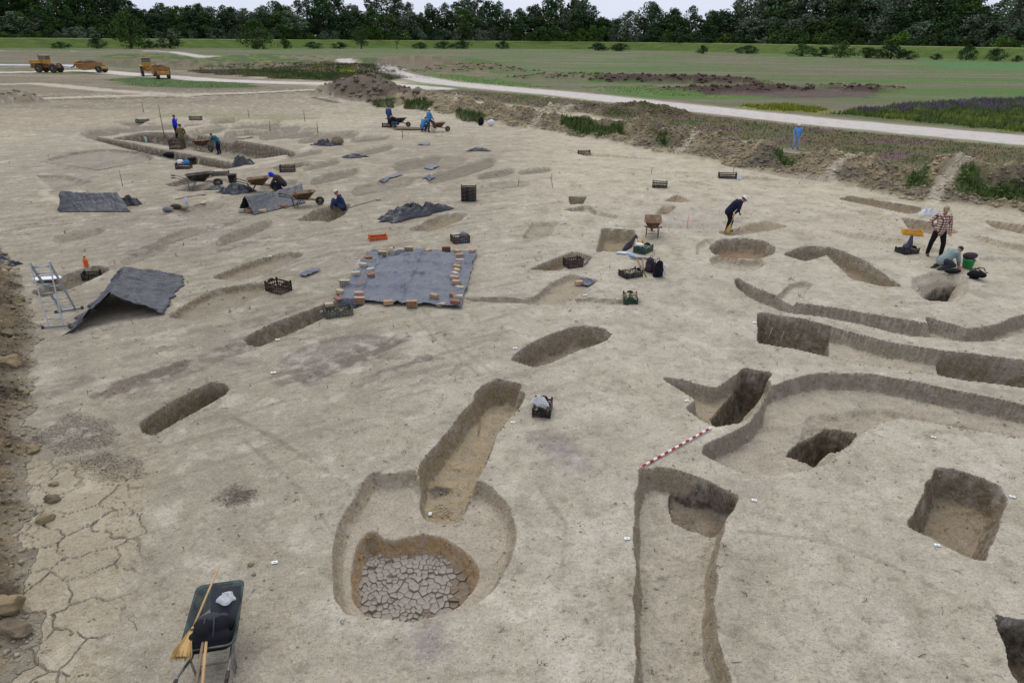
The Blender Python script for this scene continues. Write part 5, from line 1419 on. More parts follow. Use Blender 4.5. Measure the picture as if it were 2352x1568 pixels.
def scraper(loc, rz, label):
    """towed earth scraper: gooseneck, bowl, rear wheels; +x is the towing end"""
    t = thing('scraper', label, 'scraper', loc, rz)
    MB().tube([(3.9, 0, .9), (3.2, 0, 1.1), (2.7, 0, 1.9), (2.2, 0, 2.1), (1.6, .0, 1.9)], [.12, .16, .2, .2, .16], 8).build('gooseneck', YEL, t)
    MB().box((1.9, 0, 1.9), (.3, 2.6, .3)).build('yoke', YEL, t, bevel=.04)
    for sy in (-1, 1):
        pl = [(2.0, 1.75), (-1.9, 1.9), (-2.0, .75), (.6, .45), (1.9, 1.0)]
        M = Matrix(((1, 0, 0), (0, 0, -1), (0, 1, 0)))
        MB().prism(pl, -.05, .05, M, (0, sy * 1.25, 0)).build('bowl_side', YELD, t)
        MB().box((1.1, sy * 1.34, 1.7), (2.0, .12, .2)).build('push_arm', YEL, t)
    MB().box((-.6, 0, .62), (2.6, 2.4, .1), M=Matrix.Rotation(.1, 3, 'Y')).build('bowl_floor', YELD, t)
    MB().box((-1.85, 0, 1.35), (.1, 2.4, 1.1)).build('tailgate', YELD, t)
    MB().box((1.6, 0, 1.05), (.1, 2.4, 1.0), M=Matrix.Rotation(.5, 3, 'Y')).build('apron', YELD, t)
    MB().box((-2.5, 0, 1.0), (1.3, .5, .4)).box((-3.2, 0, .95), (.3, 1.9, .5)).build('rear_frame', YEL, t, bevel=.04)
    for sy in (-1, 1): big_wheel(t, (-2.5, sy * .85, .68), .68, .55)
    return t
def load(sc_, label):
    rg = random.Random(2)
    o = mobj('soil_load', organic([('e', (rg.uniform(-1.2, 1.2), rg.uniform(-.6, .6), 1.55 + .35 * rg.random()), (.8, .7, .45)) for _ in range(9)] + [('e', (0, 0, 1.4), (1.7, 1.1, .4))], .12, 'soil_load', 1, 1), SOILD)
    o.matrix_world = sc_.matrix_basis
    return tag(o, label, 'soil')
a1 = heading((240, 166), (90, 164))
l1 = G(118, 167); tractor(l1, a1, 'yellow four-wheel tractor seen from the side, far left, pulling a scraper')
s1 = scraper(G(208, 167), a1, 'orange-yellow scraper hitched behind the side-on tractor'); load(s1, 'soil heaped in the scraper behind the side-on tractor')
l2 = G(342, 175); q2 = G(378, 181)
a2 = math.atan2(l2.y - q2.y, l2.x - q2.x) 
a2 = rad(118)
tractor(l2, a2 , 'yellow tractor seen from behind on the pale track')
s2 = scraper(G(372, 180), rad(122), 'scraper with its rear wheels towards the camera, behind the second tractor'); load(s2, 'soil heaped in the scraper seen from behind')

# ---------------------------------------------------------------- plastic sheets and tents
def z0(*_): return 0
def Q(*pts): return [G(a, b) for a, b in pts]
def folds(U, V):
    f = 0
    for c in (.26, .50, .73, .90): f = f + .09 * np.exp(-((V - c + .012 * np.sin(U * 9)) / .022) ** 2)
    for c in (.13, .5): f = f + .06 * np.exp(-((U - c) / .02) ** 2)
    e = np.minimum(np.minimum(U, 1 - U), np.minimum(V, 1 - V))
    return f + .03 * np.exp(-e / .02) + .04 * np.exp(-((V - .0) / .03) ** 2)
sheet('plastic_sheet', Q((776, 712), (1058, 711), (1096, 579), (850, 578)), folds, 'large flat dusty black plastic sheet held down by bricks', FOILB, 110, 80, .06, 3, .02, wr=.035)
def tent(ridge, eaveA, eaveB, hs, label, m, seed=1, cat='tarp tent', amp=1.0):
    """ridge: two ground points under the ridge ends; eaves: two points each; hs heights of the ridge ends"""
    r0, r1 = [G(*p) for p in ridge]; a0, a1_ = [G(*p) for p in eaveA]; b0, b1 = [G(*p) for p in eaveB]
    n, k = 56, 21
    V = []
    for j in range(2 * k - 1):
        row = []
        s = (j - (k - 1)) / (k - 1)            # -1 eave A .. 0 ridge .. 1 eave B
        for i in range(n):
            u = i / (n - 1)
            r = r0.lerp(r1, u); e = (a0.lerp(a1_, u) if s < 0 else b0.lerp(b1, u))
            q = abs(s)
            p = r.lerp(e, q)
            h = (hs[0] * (1 - u) + hs[1] * u - .06 * math.sin(math.pi * u)) * (1 - q) - .05 * math.sin(math.pi * q) * math.sin(math.pi * u)
            row.append((p.x, p.y, p.z + max(h, 0) + .01))
        V.append(row)
    V = np.array(V)
    uu, ss = np.meshgrid(np.linspace(0, 1, n), np.linspace(-1, 1, 2 * k - 1))
    w = amp * .085 * (1 - 3.0 * np.abs(fbm(uu * 7 + .8 * ss * np.sin(uu * 9), ss * 1.6 + seed, 1.0, 4, seed, .6))) + .012 * fbm(V[..., 0], V[..., 1], 7, 2, seed + 2)
    edge = np.abs(np.linspace(-1, 1, 2 * k - 1))[:, None]
    jit = amp * .3 * fbm(uu * 6, ss * 2, 1.0, 3, seed + 5) * (edge ** 3 + ((uu < .04) | (uu > .96)) * .8)
    V[..., 0] += jit; V[..., 1] += jit * .7
    V[..., 2] += w * (1 - .6 * edge ** 4)
    V[..., 2] = np.maximum(V[..., 2], tz(V[..., 0], V[..., 1]) + .008)
    o = MB().grid(V).build('tarp_tent', m, solid=.006)
    c = V.reshape(-1, 3).mean(0); c[2] = r0.z
    o.data.transform(Matrix.Translation(-Vector(c))); o.location = c
    return tag(o, label, cat)
tent([(266, 730), (300, 660)], [(143, 773), (236, 676)], [(369, 725), (432, 636)], (.66, .60), 'dark grey plastic tent sagging over a grave beside the ladder', FOIL, 5)
tent([(567, 487), (697, 453)], [(583, 495), (700, 467)], [(548, 484), (690, 446)], (.66, .62), 'long ridge tent of black plastic with a wheelbarrow in front', FOIL, 9, amp=.3)
tent([(150, 478), (276, 476)], [(135, 488), (300, 488)], [(148, 468), (285, 468)], (.74, .62), 'low boxy black plastic tent at the far left', FOIL, 13, amp=.5)
crumple(300, 470, .45, .35, .42, .3, 'crumpled end of foil lying against the boxy left tent', FOIL, 4)
crumple(948, 495, 1.75, .55, .55, heading((875, 505), (1025, 475)), 'big crumpled black foil heap beside an open grave in the middle', FOIL, 2, n=60)
for (x, y, a, b, h, rz, lab, sd) in [(550, 378, .85, .40, .50, .1, 'crumpled black foil at the corner of the big left excavation', 3), (543, 442, .80, .42, .42, .2, 'crumpled black foil left of the crouching blue-hooded person', 6), (496, 434, .65, .30, .16, .1, 'flattened black foil beside the dark wheelbarrow', 8),
        (752, 334, .95, .40, .45, .1, 'black foil heap far off, with a soil lump beside it', 5), (814, 362, .75, .30, .22, .3, 'small black foil over a far grave', 7), (1098, 347, .80, .35, .22, .1, 'small black foil on the far open clay, nearest the heaps', 9),
        (1445, 573, .28, .20, .30, .3, 'crumpled black bag by the green crate of finds', 10), (12, 604, .42, .25, .22, .2, 'black plastic bundle cut by the left edge of the photo', 12)]:
    crumple(x, y, a, b, h, rz, lab, FOIL, sd)
for (pts, lab, sd) in [([(867, 418), (880, 421), (925, 403), (912, 399)], 'narrow grey foil strip over a far grave', 21), ([(958, 334), (985, 335), (988, 330), (962, 329)], 'small dark foil patch on far clay, left of the open-clay foil', 22), ([(966, 412), (985, 416), (1002, 407), (985, 402)], 'small dark foil square, lower of two on far graves', 23),
        ([(972, 388), (990, 391), (1008, 383), (990, 379)], 'small grey foil square, upper of two on far graves', 24), ([(688, 634), (704, 638), (737, 624), (718, 618)], 'small dark foil square left of the big flat sheet', 25), ([(1328, 606), (1342, 611), (1356, 596), (1338, 592)], 'dusty foil sheet in the pit beside a dark crate', 26), ([(1318, 655), (1350, 662), (1366, 648), (1332, 638)], 'dusty foil sheet lying in the shallow pit below', 27)]:
    sheet('plastic_sheet', Q(*pts), lambda U, V: .03 + .03 * np.sin(U * 7) * np.sin(V * 5), lab, FOILB, 22, 16, .05, sd, .02, wr=.03)
# bricks on the big sheet
BR = [('far edge', [(1195, 195, 'buff', 1), (1490, 205, 'pink', 0), (1770, 190, 'red', 1), (1940, 215, 'pink', 0), (2185, 205, 'pink', 0)]),
      ('right edge', [(1980, 275, 'tan', 0), (1980, 365, 'pink', 0), (1935, 455, 'tan', 0), (1935, 515, 'buff', 0), (1910, 568, 'grey', 0), (1895, 625, 'pink', 0), (1925, 695, 'pink', 0), (1980, 790, 'buff', 0), (1890, 905, 'red', 0), (1955, 925, 'grey', 0), (1910, 1005, 'red', 0)]),
      ('near edge', [(430, 990, 'pink', 1), (875, 1010, 'tan', 0), (1240, 1045, 'tan', 1), (1585, 910, 'tan', 0), (1690, 1025, 'pink', 0)]),
      ('left side', [(790, 262, 'buff', 1), (715, 355, 'red', 0), (560, 320, 'red', 0), (490, 425, 'grey', 0), (600, 505, 'grey', 0), (610, 590, 'red', 0), (370, 560, 'grey', 0), (460, 690, 'red', 0), (205, 720, 'grey', 1), (135, 845, 'buff', 0), (420, 875, 'pink', 0), (95, 932, 'red', 0)])]
ORD = ['first', 'second', 'third', 'fourth', 'fifth', 'sixth', 'seventh', 'eighth', 'ninth', 'tenth', 'eleventh', 'twelfth']
frm = {'far edge': 'from the left', 'right edge': 'from the far corner', 'near edge': 'from the left', 'left side': 'from the far corner'}
rgb_ = random.Random(8)
for row, lst in BR:
    for i, (zx, zy, k, hol) in enumerate(lst):
        g = G(762.6 + zx * .1484, 551.3 + zy * .1484, .035)
        lab = '%s %sbrick, %s on the %s of the big sheet %s' % (k if k != 'pink' else 'pinkish', 'perforated ' if hol else '', ORD[i], row, frm[row])
        thin = (zx, zy) in ((715, 355), (460, 690), (95, 932), (1690, 1025))
        if hol: brick(g, rgb_.uniform(-.2, .2), k, lab, .30, .16, .18, True)
        else: brick(g, rgb_.uniform(-.9, .9), k, lab, .27, .15, .05 if thin else .12, broken=.25 if rgb_.random() < .4 else 0)
sheetbits = brick(G(1870 * .1484 + 762.6 - 300, 551.3 + 1120 * .1484), .3, 'grey', 'pale brick fragment on the clay left of the near sheet corner', .14, .1, .06, group='stray bricks')
for (x, y, k, lab) in [(652, 478, 'red', 'red brick on the front hem of the ridge tent'), (603, 489, 'buff', 'buff block at the front left hem of the ridge tent'), (572, 489, 'tan', 'tan stone in the open end of the ridge tent, right one'), (555, 488, 'grey', 'grey stone in the open end of the ridge tent, left one'), (1330, 655, 'pink', 'pinkish brick on the foil in the shallow pit'), (757, 707, 'buff', 'buff brick fragment just left of the big sheet by the long grave')]:
    brick(G(x, y, .02), .4, k, lab, .32 if 'block' in lab else .24, .16, .13, group='stray bricks')

# ---------------------------------------------------------------- crates
def C(x, y, a, lab, m, **k): return crate(x, y, a, lab, m, **k)
c = C(1246, 945, rad(82), 'black crate with plastic bags in the foreground middle', PL_BLACK, L=.52, W=.36, H=.17)
lc = c.location
sherds(lc, rad(82), .46, .30, .10, 'pottery sherds in the foreground black crate', seed=4, n=50)
t_clear = mat('bag_clear', (190, 190, 190), .25, var=.12, scale=18, spec=.5)
puff_bag(lc + Vector((-.05, .06, .15)), .17, .13, .16, 'clear plastic bag on the foreground black crate', 'plastic_bag', t_clear, 3)
c = C(1447, 692, rad(84), 'green crate full of bones in the middle right', PL_GREEN, L=.58, W=.40, H=.17)
sherds(c.location, rad(84), .50, .34, .14, 'long bones piled in the green crate', 'bone_pile', 55, 9, ((168, 150, 118), (132, 114, 86), (190, 172, 140)), 2.6)
c = C(1448, 634, rad(28), 'black crate of finds left of the crossed tool handles', PL_BLACK, L=.66, W=.42, H=.17)
sherds(c.location, rad(28), .58, .36, .12, 'pale finds in the black crate by the tools', 'find_pile', 55, 12, ((176, 164, 140), (146, 132, 108)), 1.5)
c = C(1477, 578, rad(52), 'green crate of finds by the broom and pale bags', PL_GREEN, L=.66, W=.44, H=.2)
sherds(c.location, rad(52), .56, .36, .14, 'finds lying in the green crate by the broom', 'find_pile', 35, 14)
box_stack_bag(c.location + Vector((-.14, .02, .16)), (.17, .15, .09), 'white cloth in the green crate by the broom', 'white_cloth', WHITEC, 'cloth', 6)
c = C(641, 668, rad(-30), 'empty dark brown crate beside a shallow grave on the left', PL_BROWN, L=.62, W=.46, H=.28)
c = C(777, 722, rad(24), 'grey-green crate of stones at the corner of the big flat sheet', PL_OLIVE, L=.74, W=.42, H=.18)
sherds(c.location, rad(24), .5, .3, .09, 'stones in the grey-green crate', 'find_pile', 16, 17, ((176, 160, 134), (150, 132, 108)), 1.3)
c = C(1057, 556, rad(24), 'dark brown crate holding a pale bag beyond the big flat sheet', PL_BROWN, L=.62, W=.44, H=.24)
box_stack_bag(c.location + Vector((.12, .05, .16)), (.16, .13, .13), 'pale grey bag sticking out of the brown crate', 'cloth_bag', GREYC, 'bag', 8)
c = C(1316, 612, rad(25), 'dark crate standing in the wedge-shaped pit', PL_BROWN, L=.55, W=.4, H=.26)
c = C(868, 549, rad(18), 'broken orange crate lying on the clay', PL_ORANGE, L=.66, W=.4, H=.12)
c = C(2094, 538, rad(-18), 'yellow crate near the man in the checked shirt', PL_YELLOW, L=.70, W=.36, H=.14)
c = C(2082, 580, rad(20), 'black crate with a dark cloth, left of the checked-shirt man', PL_BLACK, L=.66, W=.46, H=.16)
box_stack_bag(c.location + Vector((0, .02, .10)), (.18, .15, .12), 'dark bluish cloth draped in the crate left of the checked-shirt man', 'dark_cloth', CL('slate', (74, 72, 86)), 'cloth', 11, extra=[('c', (.05, 0, .15), .12, (.07, .02, .50), .05)])
c = C(1515, 430, rad(-10), 'black crate alone on the far right clay', PL_BLACK, L=.74, W=.46, H=.28)
c = C(1341, 357, rad(4), 'dark red crate at the long far trench', PL_BROWN, L=.78, W=.45, H=.3)
c = C(1670, 409, rad(-10), 'dark crate in the far grave under the heaps, with a white bag beside it', PL_BROWN, L=.95, W=.5, H=.26)
c = C(661, 394, rad(10), 'dark brown crate in front of a far grave, left of centre', PL_BROWN, L=.80, W=.5, H=.32)
c = C(506, 402, rad(8), 'grey crate by the bucket, left', PL_OLIVE, L=.85, W=.55, H=.16)
c = C(423, 387, rad(6), 'black crate with bright bags below the big left excavation', PL_BLACK, L=.78, W=.5, H=.28)
box_stack_bag(c.location + Vector((-.18, 0, .2)), (.2, .17, .17), 'white bag in the black crate below the big excavation', 'white_bag', WHITEC, 'bag', 15, .03)
box_stack_bag(c.location + Vector((.18, .02, .2)), (.22, .17, .15), 'bright blue bag in the black crate below the big excavation', 'blue_bag', SKYB, 'bag', 16, .03)
c = C(408, 342, rad(5), 'tall dark red bin at the feet of the person in camouflage', PL_BROWN, L=.85, W=.55, H=.6, hump=False, name='bin')
c = C(890, 292, rad(3), 'dark crate at the feet of the far man in navy', PL_BLACK, L=.85, W=.5, H=.3)
c = C(212, 640, rad(14), 'black toolbox crate at the grave beyond the ladder', PL_BLACK, L=.48, W=.34, H=.2)
c = C(450, 276, rad(3), 'small dark crate among the farthest graves, right one', PL_OLIVE, L=1.0, W=.5, H=.3)
c = C(328, 283, rad(3), 'small greenish crate among the farthest graves, left one', PL_GREEN, L=1.0, W=.5, H=.3)
sl_ = G(1077, 461)
for i, w in enumerate(('bottom', 'second', 'third', 'top')):
    crate(0, 0, rad(3), 'black crate, %s of the stack of four in the middle' % w, PL_BLACK, L=.70, W=.46, H=.165, loc=sl_ + Vector((0, 0, i * .168)), group='stack of black crates', hump=False)

# ---------------------------------------------------------------- wheelbarrows
TEALP = mat('tray_teal_dark', (40, 40, 40), .7, 0., var=.3, scale=5, dirt=.3, rgb2=(66, 80, 76))
w0 = wheelbarrow(0, 0, heading((470, 1500), (498, 1380)), 'wheelbarrow with a broom and black rucksack at the bottom left', TEALP, STEEL, loc=Vector(P(508, 1506)), s=.92)
w0.location.z = zat(w0.location.x, w0.location.y)
wl0 = w0.location
wheelbarrow(1497, 541, rad(80), 'wheelbarrow seen from its handles beside the square pit', RUST, RUST, s=1.0)
wheelbarrow(694, 474, heading((660, 470), (714, 466)), 'wheelbarrow in front of the ridge tent', RUST, DKM, s=1.0)
wheelbarrow(592, 440, heading((560, 436), (620, 433)), 'wheelbarrow behind the ridge tent by the crouching person', RUST, DKM, s=1.05)
wheelbarrow(456, 434, heading((420, 432), (475, 428)), 'dark wheelbarrow beside the two narrow graves on the left', DKM, STEEL, s=1.2)
wheelbarrow(463, 347, heading((440, 345), (480, 349)), 'wheelbarrow on the balk of the big left excavation', RUST, STEEL, s=1.25)
wheelbarrow(1004, 303, heading((990, 304), (1020, 303)), 'far wheelbarrow under the raised foot of a worker', RUST, RUST, s=1.1)
wheelbarrow(916, 291, heading((905, 291), (930, 292)), 'far wheelbarrow beside the bending dark figure', DKM, DKM, s=1.1)
def barrow_load(x, y, z, r, lab, m=SOILM):
    box_stack_bag(G(x, y) + Vector((0, 0, z)), r, lab, 'soil_load', m, 'soil', int(x), .04)
barrow_load(597, 440, .46, (.36, .26, .14), 'soil heaped in the wheelbarrow behind the ridge tent')
barrow_load(700, 473, .44, (.34, .25, .12), 'soil heaped in the wheelbarrow in front of the ridge tent')
barrow_load(466, 347, .55, (.36, .28, .12), 'soil in the wheelbarrow on the balk')
# load of the near barrow
_wa = heading((470, 1500), (498, 1380)) - math.pi / 2
_rb = Matrix.Rotation(_wa, 3, 'Z')
rk = thing('rucksack', 'black rucksack slumped in the near wheelbarrow', 'rucksack', wl0 + _rb @ Vector((0, -.10, .44)), _wa)
mobj('main_bag', organic([('c', (-.16, -.12, .10), .10, (.15, -.14, .10), .10), ('c', (-.15, .05, .10), .10, (.15, .04, .11), .10), ('e', (-.06, -.05, .18), (.13, .14, .10)), ('e', (.10, -.02, .17), (.11, .13, .10)), ('c', (-.17, -.2, .06), .07, (.17, -.2, .06), .07)], .016, 'main_bag', .7, 1), BLACKC, rk)
mobj('top_flap', organic([('c', (-.12, .12, .16), .05, (.13, .12, .16), .05), ('e', (0, .06, .23), (.12, .08, .05))], .014, 'top_flap', .7, 1), DGREY, rk)
for sx in (-1, 1): MB().tube([(sx * .05, -.20, .15), (sx * .06, -.10, .26), (sx * .05, .0, .28), (sx * .03, .10, .24)], .012, 6).build('strap', DGREY, rk)
bx_ = thing('notice_board', 'dark board propped up in the near wheelbarrow', 'board', wl0 + Vector((.06, .24, .44)), heading((470, 1500), (498, 1380)) - math.pi / 2)
MB().box((0, 0, .16), (.34, .03, .40), M=Matrix.Rotation(-.9, 3, 'X')).build('panel', DGREY, bx_)
puff_bag(wl0 + Vector((.06, .30, .64)), .13, .09, .07, 'clear bag on the board in the near wheelbarrow', 'plastic_bag', t_clear, 5)

# ---------------------------------------------------------------- tools
def at_h(ox, oy, h):
    z = zat(*P(ox, oy)[:2]) + h
    return Vector(P(ox, oy, z))
broom(at_h(503, 1300, .72), at_h(444, 1440, .60), 'straw broom laid across the near wheelbarrow', .42, .13)
for i, (a, b, lab) in enumerate([((466, 1462), (446, 1600), 'dark tool handle sticking out of the near wheelbarrow, left one'), ((474, 1442), (462, 1600), 'pale tool handle sticking out of the near wheelbarrow, right one')]):
    shovel(at_h(*b, .62), at_h(a[0] + 4, a[1] - 10, .55), lab, 'shovel', WOODD if i == 0 else WOOD)
br_ = broom(at_h(1462, 598, .1), G(1463, 592, .10), 'short straw broom by the green crate', .50, .15)
br_.location = G(1468, 577, .12)
for a, b, lab in [((1484, 637), (1462, 596), 'mattock handle pointing at the black rucksack, longer one'), ((1479, 624), (1474, 596), 'mattock handle pointing at the black rucksack, shorter one')]:
    t = thing('mattock', lab, 'mattock', G(*a, .03)); d = G(*b, .06) - G(*a, .03)
    MB().tube([(0, 0, 0), d], .018, 8).build('handle', WOODD, t)
    s_ = d.cross(Vector((0, 0, 1))).normalized()
    MB().tube([d - s_ * .22 + Vector((0, 0, -.03)), d - s_ * .08, d + s_ * .08, d + s_ * .20 + Vector((0, 0, -.03))], [.012, .03, .03, .035], 6).build('head', STEEL, t)
shovel(G(803, 478, .03), G(866, 461, .05), 'shovel lying behind the sitting man', wood=WOODD)
shovel(G(402, 459, .02), G(462, 449, .04), 'shovel lying left of the ridge tent', wood=WOODD)
shovel(G(445, 473, .02), G(462, 469, .04), 'pale wooden tool among clothes left of the ridge tent', wood=WOOD, blade=WOOD)
# ranging rod
ra, rb = Vector(P(1465, 1076, .06)), Vector(P(1634, 981, .06))
lift_ = max(zat(*(ra.lerp(rb, k / 30.0))[:2]) for k in range(31)) + .025
ra, rb = Vector(P(1465, 1076, lift_)), Vector(P(1634, 981, lift_))
rod = thing('ranging_rod', 'red and white surveying rod lying on the clay', 'ranging rod', ra)
RED, WHT = mat('rod_red', (168, 40, 44), .5, var=.06), mat('rod_white', (232, 230, 228), .5, var=.03)
for i in range(21):
    a, b = i / 21, (i + 1) / 21
    MB().tube([(rb - ra) * a, (rb - ra) * b], .021, 10).build('segment', RED if i % 2 else WHT, rod)
for i in range(4):
    a = .006 + i * .010
    MB().tube([(rb - ra) * a, (rb - ra) * (a + .005)], .0225, 10).build('scale_mark', RED, rod)
# ladder
def ladder():
    f0, f1 = G(114, 753), G(146, 750); r0, r1 = G(143, 716), G(174, 711)
    mid = (f0 + f1 + r0 + r1) / 4
    t = thing('stepladder', 'aluminium double ladder standing at the left', 'ladder', mid)
    # the top sits above the middle of the feet, as high as the photo shows
    ax = (f1 - f0).normalized(); topc = mid.copy(); best = None
    for k in range(60):
        z = mid.z + 1.2 + k * .03
        d = ray(90, 602); q = (z - CAMH) / d[2]; p = Vector((d[0] * q, d[1] * q, z))
        e = (Vector((p.x, p.y, 0)) - Vector((mid.x, mid.y, 0))).length
        if best is None or e < best[0]: best = (e, p)
    topc = best[1]; w = .22
    for nm, b0, b1, m in (('front', f0, f1, ALU), ('rear', r0, r1, ALU)):
        t0, t1 = topc - ax * w, topc + ax * w
        for p, q in ((b0, t0), (b1, t1)):
            d = (q - p); L = d.length
            R = d.to_track_quat('Z', 'Y').to_matrix()
            MB().box((p + q) / 2 - mid, (.028, .065, L), M=R).build('rail', m, t)
        for k in range(1, 8):
            s = k / 7.6
            MB().tube([b0.lerp(t0, s) - mid, b1.lerp(t1, s) - mid], .015, 8).build('rung', m, t)
        e0, e1 = b0 - (b1 - b0) * .45, b1 + (b1 - b0) * .5
        d = e1 - e0
        fb = MB().box((e0 + e1) / 2 - mid + Vector((0, 0, .03)), (d.length, .05, .06), math.atan2(d.y, d.x)).build('foot_bar', m, t)
        for e in (e0, e1): MB().box(e - mid + Vector((0, 0, .03)), (.07, .065, .07), math.atan2(d.y, d.x)).build('foot_cap', RUBBER, fb)
ladder()
t = thing('drawing_board', 'white eight-sided drawing board lying behind the ladder', 'board', G(112, 646, .10), .1)
MB().prism([(-.42, -.06), (-.24, -.20), (.22, -.20), (.40, -.04), (.40, .04), (.24, .18), (-.22, .18), (-.42, .06)], 0, .02).build('panel', PL_WHITE, t)
MB().box((0, -.05, -.05), (.5, .04, .1)).build('prop', WOODD, t)
bottle(G(199, 612), 'orange bottle with a black cap at the grave beyond the ladder', mat('orange_bottle', (226, 104, 34), .5), .075, .34, cap=PL_BLACK)
bottle(G(336, 327), 'green-white bottle on the balk of the big excavation', mat('bottle_pale_green', (170, 208, 186), .4), .09, .42)
bottle(G(430, 475), 'clear water bottle standing among clothes left of the ridge tent', mat('bottle_clear', (176, 188, 208), .3), .075, .38)
bottle(G(1074, 556, .05), 'pale blue bottle lying beside the brown crate', mat('bottle_blue', (140, 172, 214), .35), .06, .36, rad(86), rz=-1.1)
bottle(G(1447, 588, .05), 'blue water bottle lying among pale bags', mat('bottle_blue', (140, 172, 214), .35), .07, .38, rad(84), rz=.4)
bottle(G(2203, 624, .02), 'white bottle with a red band between the kneeling man and rucksack', mat('bottle_redwhite', (206, 120, 118), .4), .045, .22)
bucket(2221, 615, 'green bucket with dark clothes on top, right of the kneeling man', mat('bucket_green', (56, 150, 84), .5, var=.06), .19, .30)
box_stack_bag(G(2221, 615) + Vector((.0, 0, .28)), (.26, .20, .14), 'dark clothes heaped on the green bucket', 'dark_clothes', PURPLE, 'clothes', 21)
bucket(535, 419, 'black bucket with a stick, left of the blue-hooded person', PL_BLACK, .24, .42)
bucket(443, 377, 'black bucket next to the crate with bright bags', PL_BLACK, .26, .40)
stake(530, 414, .9, 'stick leaning out of the black bucket', (-.55, .1))
# bags and rucksacks
backpack(G(1511, 635), rad(28), 'upright black and grey rucksack by the tools', BLACKC, 1.15, patch=CL('pale_grey', (168, 176, 184)))
backpack(G(1492, 624), rad(-30), 'dusky plum rucksack behind the black and grey one', PURPLE, 1.05)
backpack(G(2226, 636, .12), rad(20), 'black rucksack lying below the green bucket', BLACKC, 1.1, lying=True)
box_stack_bag(G(2186, 627), (.30, .14, .08), 'dark cloth on the ground before the kneeling man', 'dark_cloth', BLACKC, 'cloth', 23)
box_stack_bag(G(1432, 584), (.30, .10, .05), 'pale folded plastic bags on the clay by the blue bottle', 'plastic_bag', mat('bag_pale', (196, 206, 208), .5, var=.1), 'bag', 25)
puff_bag(G(2123, 494), .20,  .16, 0.30, 'white bag behind the checked-shirt man, left of a pair', 'white_bag', WHITEC, 26)
puff_bag(G(2137, 495), .24,  .18, 0.32, 'white bag behind the checked-shirt man, right of a pair', 'white_bag', WHITEC, 27)
puff_bag(G(1690, 411), .24,  .18, 0.30, 'white bag beside the crate in the far grave', 'white_bag', WHITEC, 28)
box_stack_bag(G(1128, 290), (.35, .25, .32), 'far white sack at the foot of the heaps', 'white_bag', WHITEC, 'bag', 29, .05)
box_stack_bag(G(1105, 288), (.30, .25, .36), 'far black sack at the foot of the heaps', 'black_bag', BLACKC, 'bag', 30, .05)
box_stack_bag(G(393, 362), (.5, .28, .20), 'black bag under the wall of the big left excavation', 'black_bag', BLACKC, 'bag', 31, .04)
for x, y, r, m, nm, lab, sd in [(388, 486, (.26, .18, .12), GREYC, 'grey_bag', 'grey bag left of the olive clothes', 32), (404, 480, (.32, .16, .12), OLIVE, 'olive_clothes', 'olive clothes beside the water bottle', 33), (422, 481, (.28, .18, .12), KHAKI, 'khaki_clothes', 'khaki clothes beside the water bottle', 34),
                             (775, 333, (.55, .3, .3), SOILM, 'soil_lump', 'brown soil lump beside the far foil heap', 35), (945, 299, (1.5, .4, .12), SOILM, 'soil_pile', 'long low brown soil pile between the far workers', 36)]:
    box_stack_bag(G(x, y), r, lab, nm, m, nm.split('_')[-1], sd, .05)
for i, (x, y) in enumerate(((553, 320), (560, 318), (568, 317))):
    brick(G(x, y, .02), .2 * i, 'grey', 'pale board piece lying at the rim of the big excavation, %s from the left' % ORD[i], .8, .22, .1, name='board_piece', group='pale boards at the rim')
shovel(G(455, 383, .02), at_h(458, 362, .55), 'plank-like tool leaning on the balk of the big excavation', wood=WOOD, blade=WOOD)
stake(378, 316, 2.4, 'tall thin pole standing by the man in the blue jacket', r=.03)
# labels of the finds
for x, y, a, lab in [(631, 1293, .3, 'white find label on the clay right of the near wheelbarrow'), (1178, 971, -.2, 'white find label on the rim of the keyhole pit'), (988, 1181, 1.5, 'small white label inside the shallow ring above the cracked mud'), (1440, 1238, .1, 'white find label left of the long foreground trench'),
        (1732, 1150, -.3, 'white find label right of the dark trench end'), (2325, 1142, -.4, 'white find label right of the square pit at the right'), (2152, 1253, -.2, 'small white label at the near lip of the square pit'), (628, 857, .2, 'white label on the clay above the foreground grave'), (1183, 801, .2, 'white label left of the oval pit in the middle'),
        (2144, 1005, -.5, 'white label on the clay right of the deep dark hole'), (1733, 742, .4, 'white label at the left end of the long right trench'), (1577, 921, .1, 'white label beside the stepped pit near the rod'), (899, 570, .3, 'white label behind the big flat sheet'), (638, 781, .2, 'white label at the near end of the long grave'),
        (620, 590, .2, 'white label on the rim of the shallow left grave'), (1344, 679, .1, 'white label below the foil in the shallow pit'), (1387, 580, .1, 'white label below the square pit'), (1289, 514, .2, 'white label right of the small gravelly pit'), (277, 635, .2, 'white label right of the toolbox crate'), (1080, 517, .2, 'white label right of the open grave with the foil heap')]:
    find_tag(x, y, a, lab, .62 if y > 900 else .8)
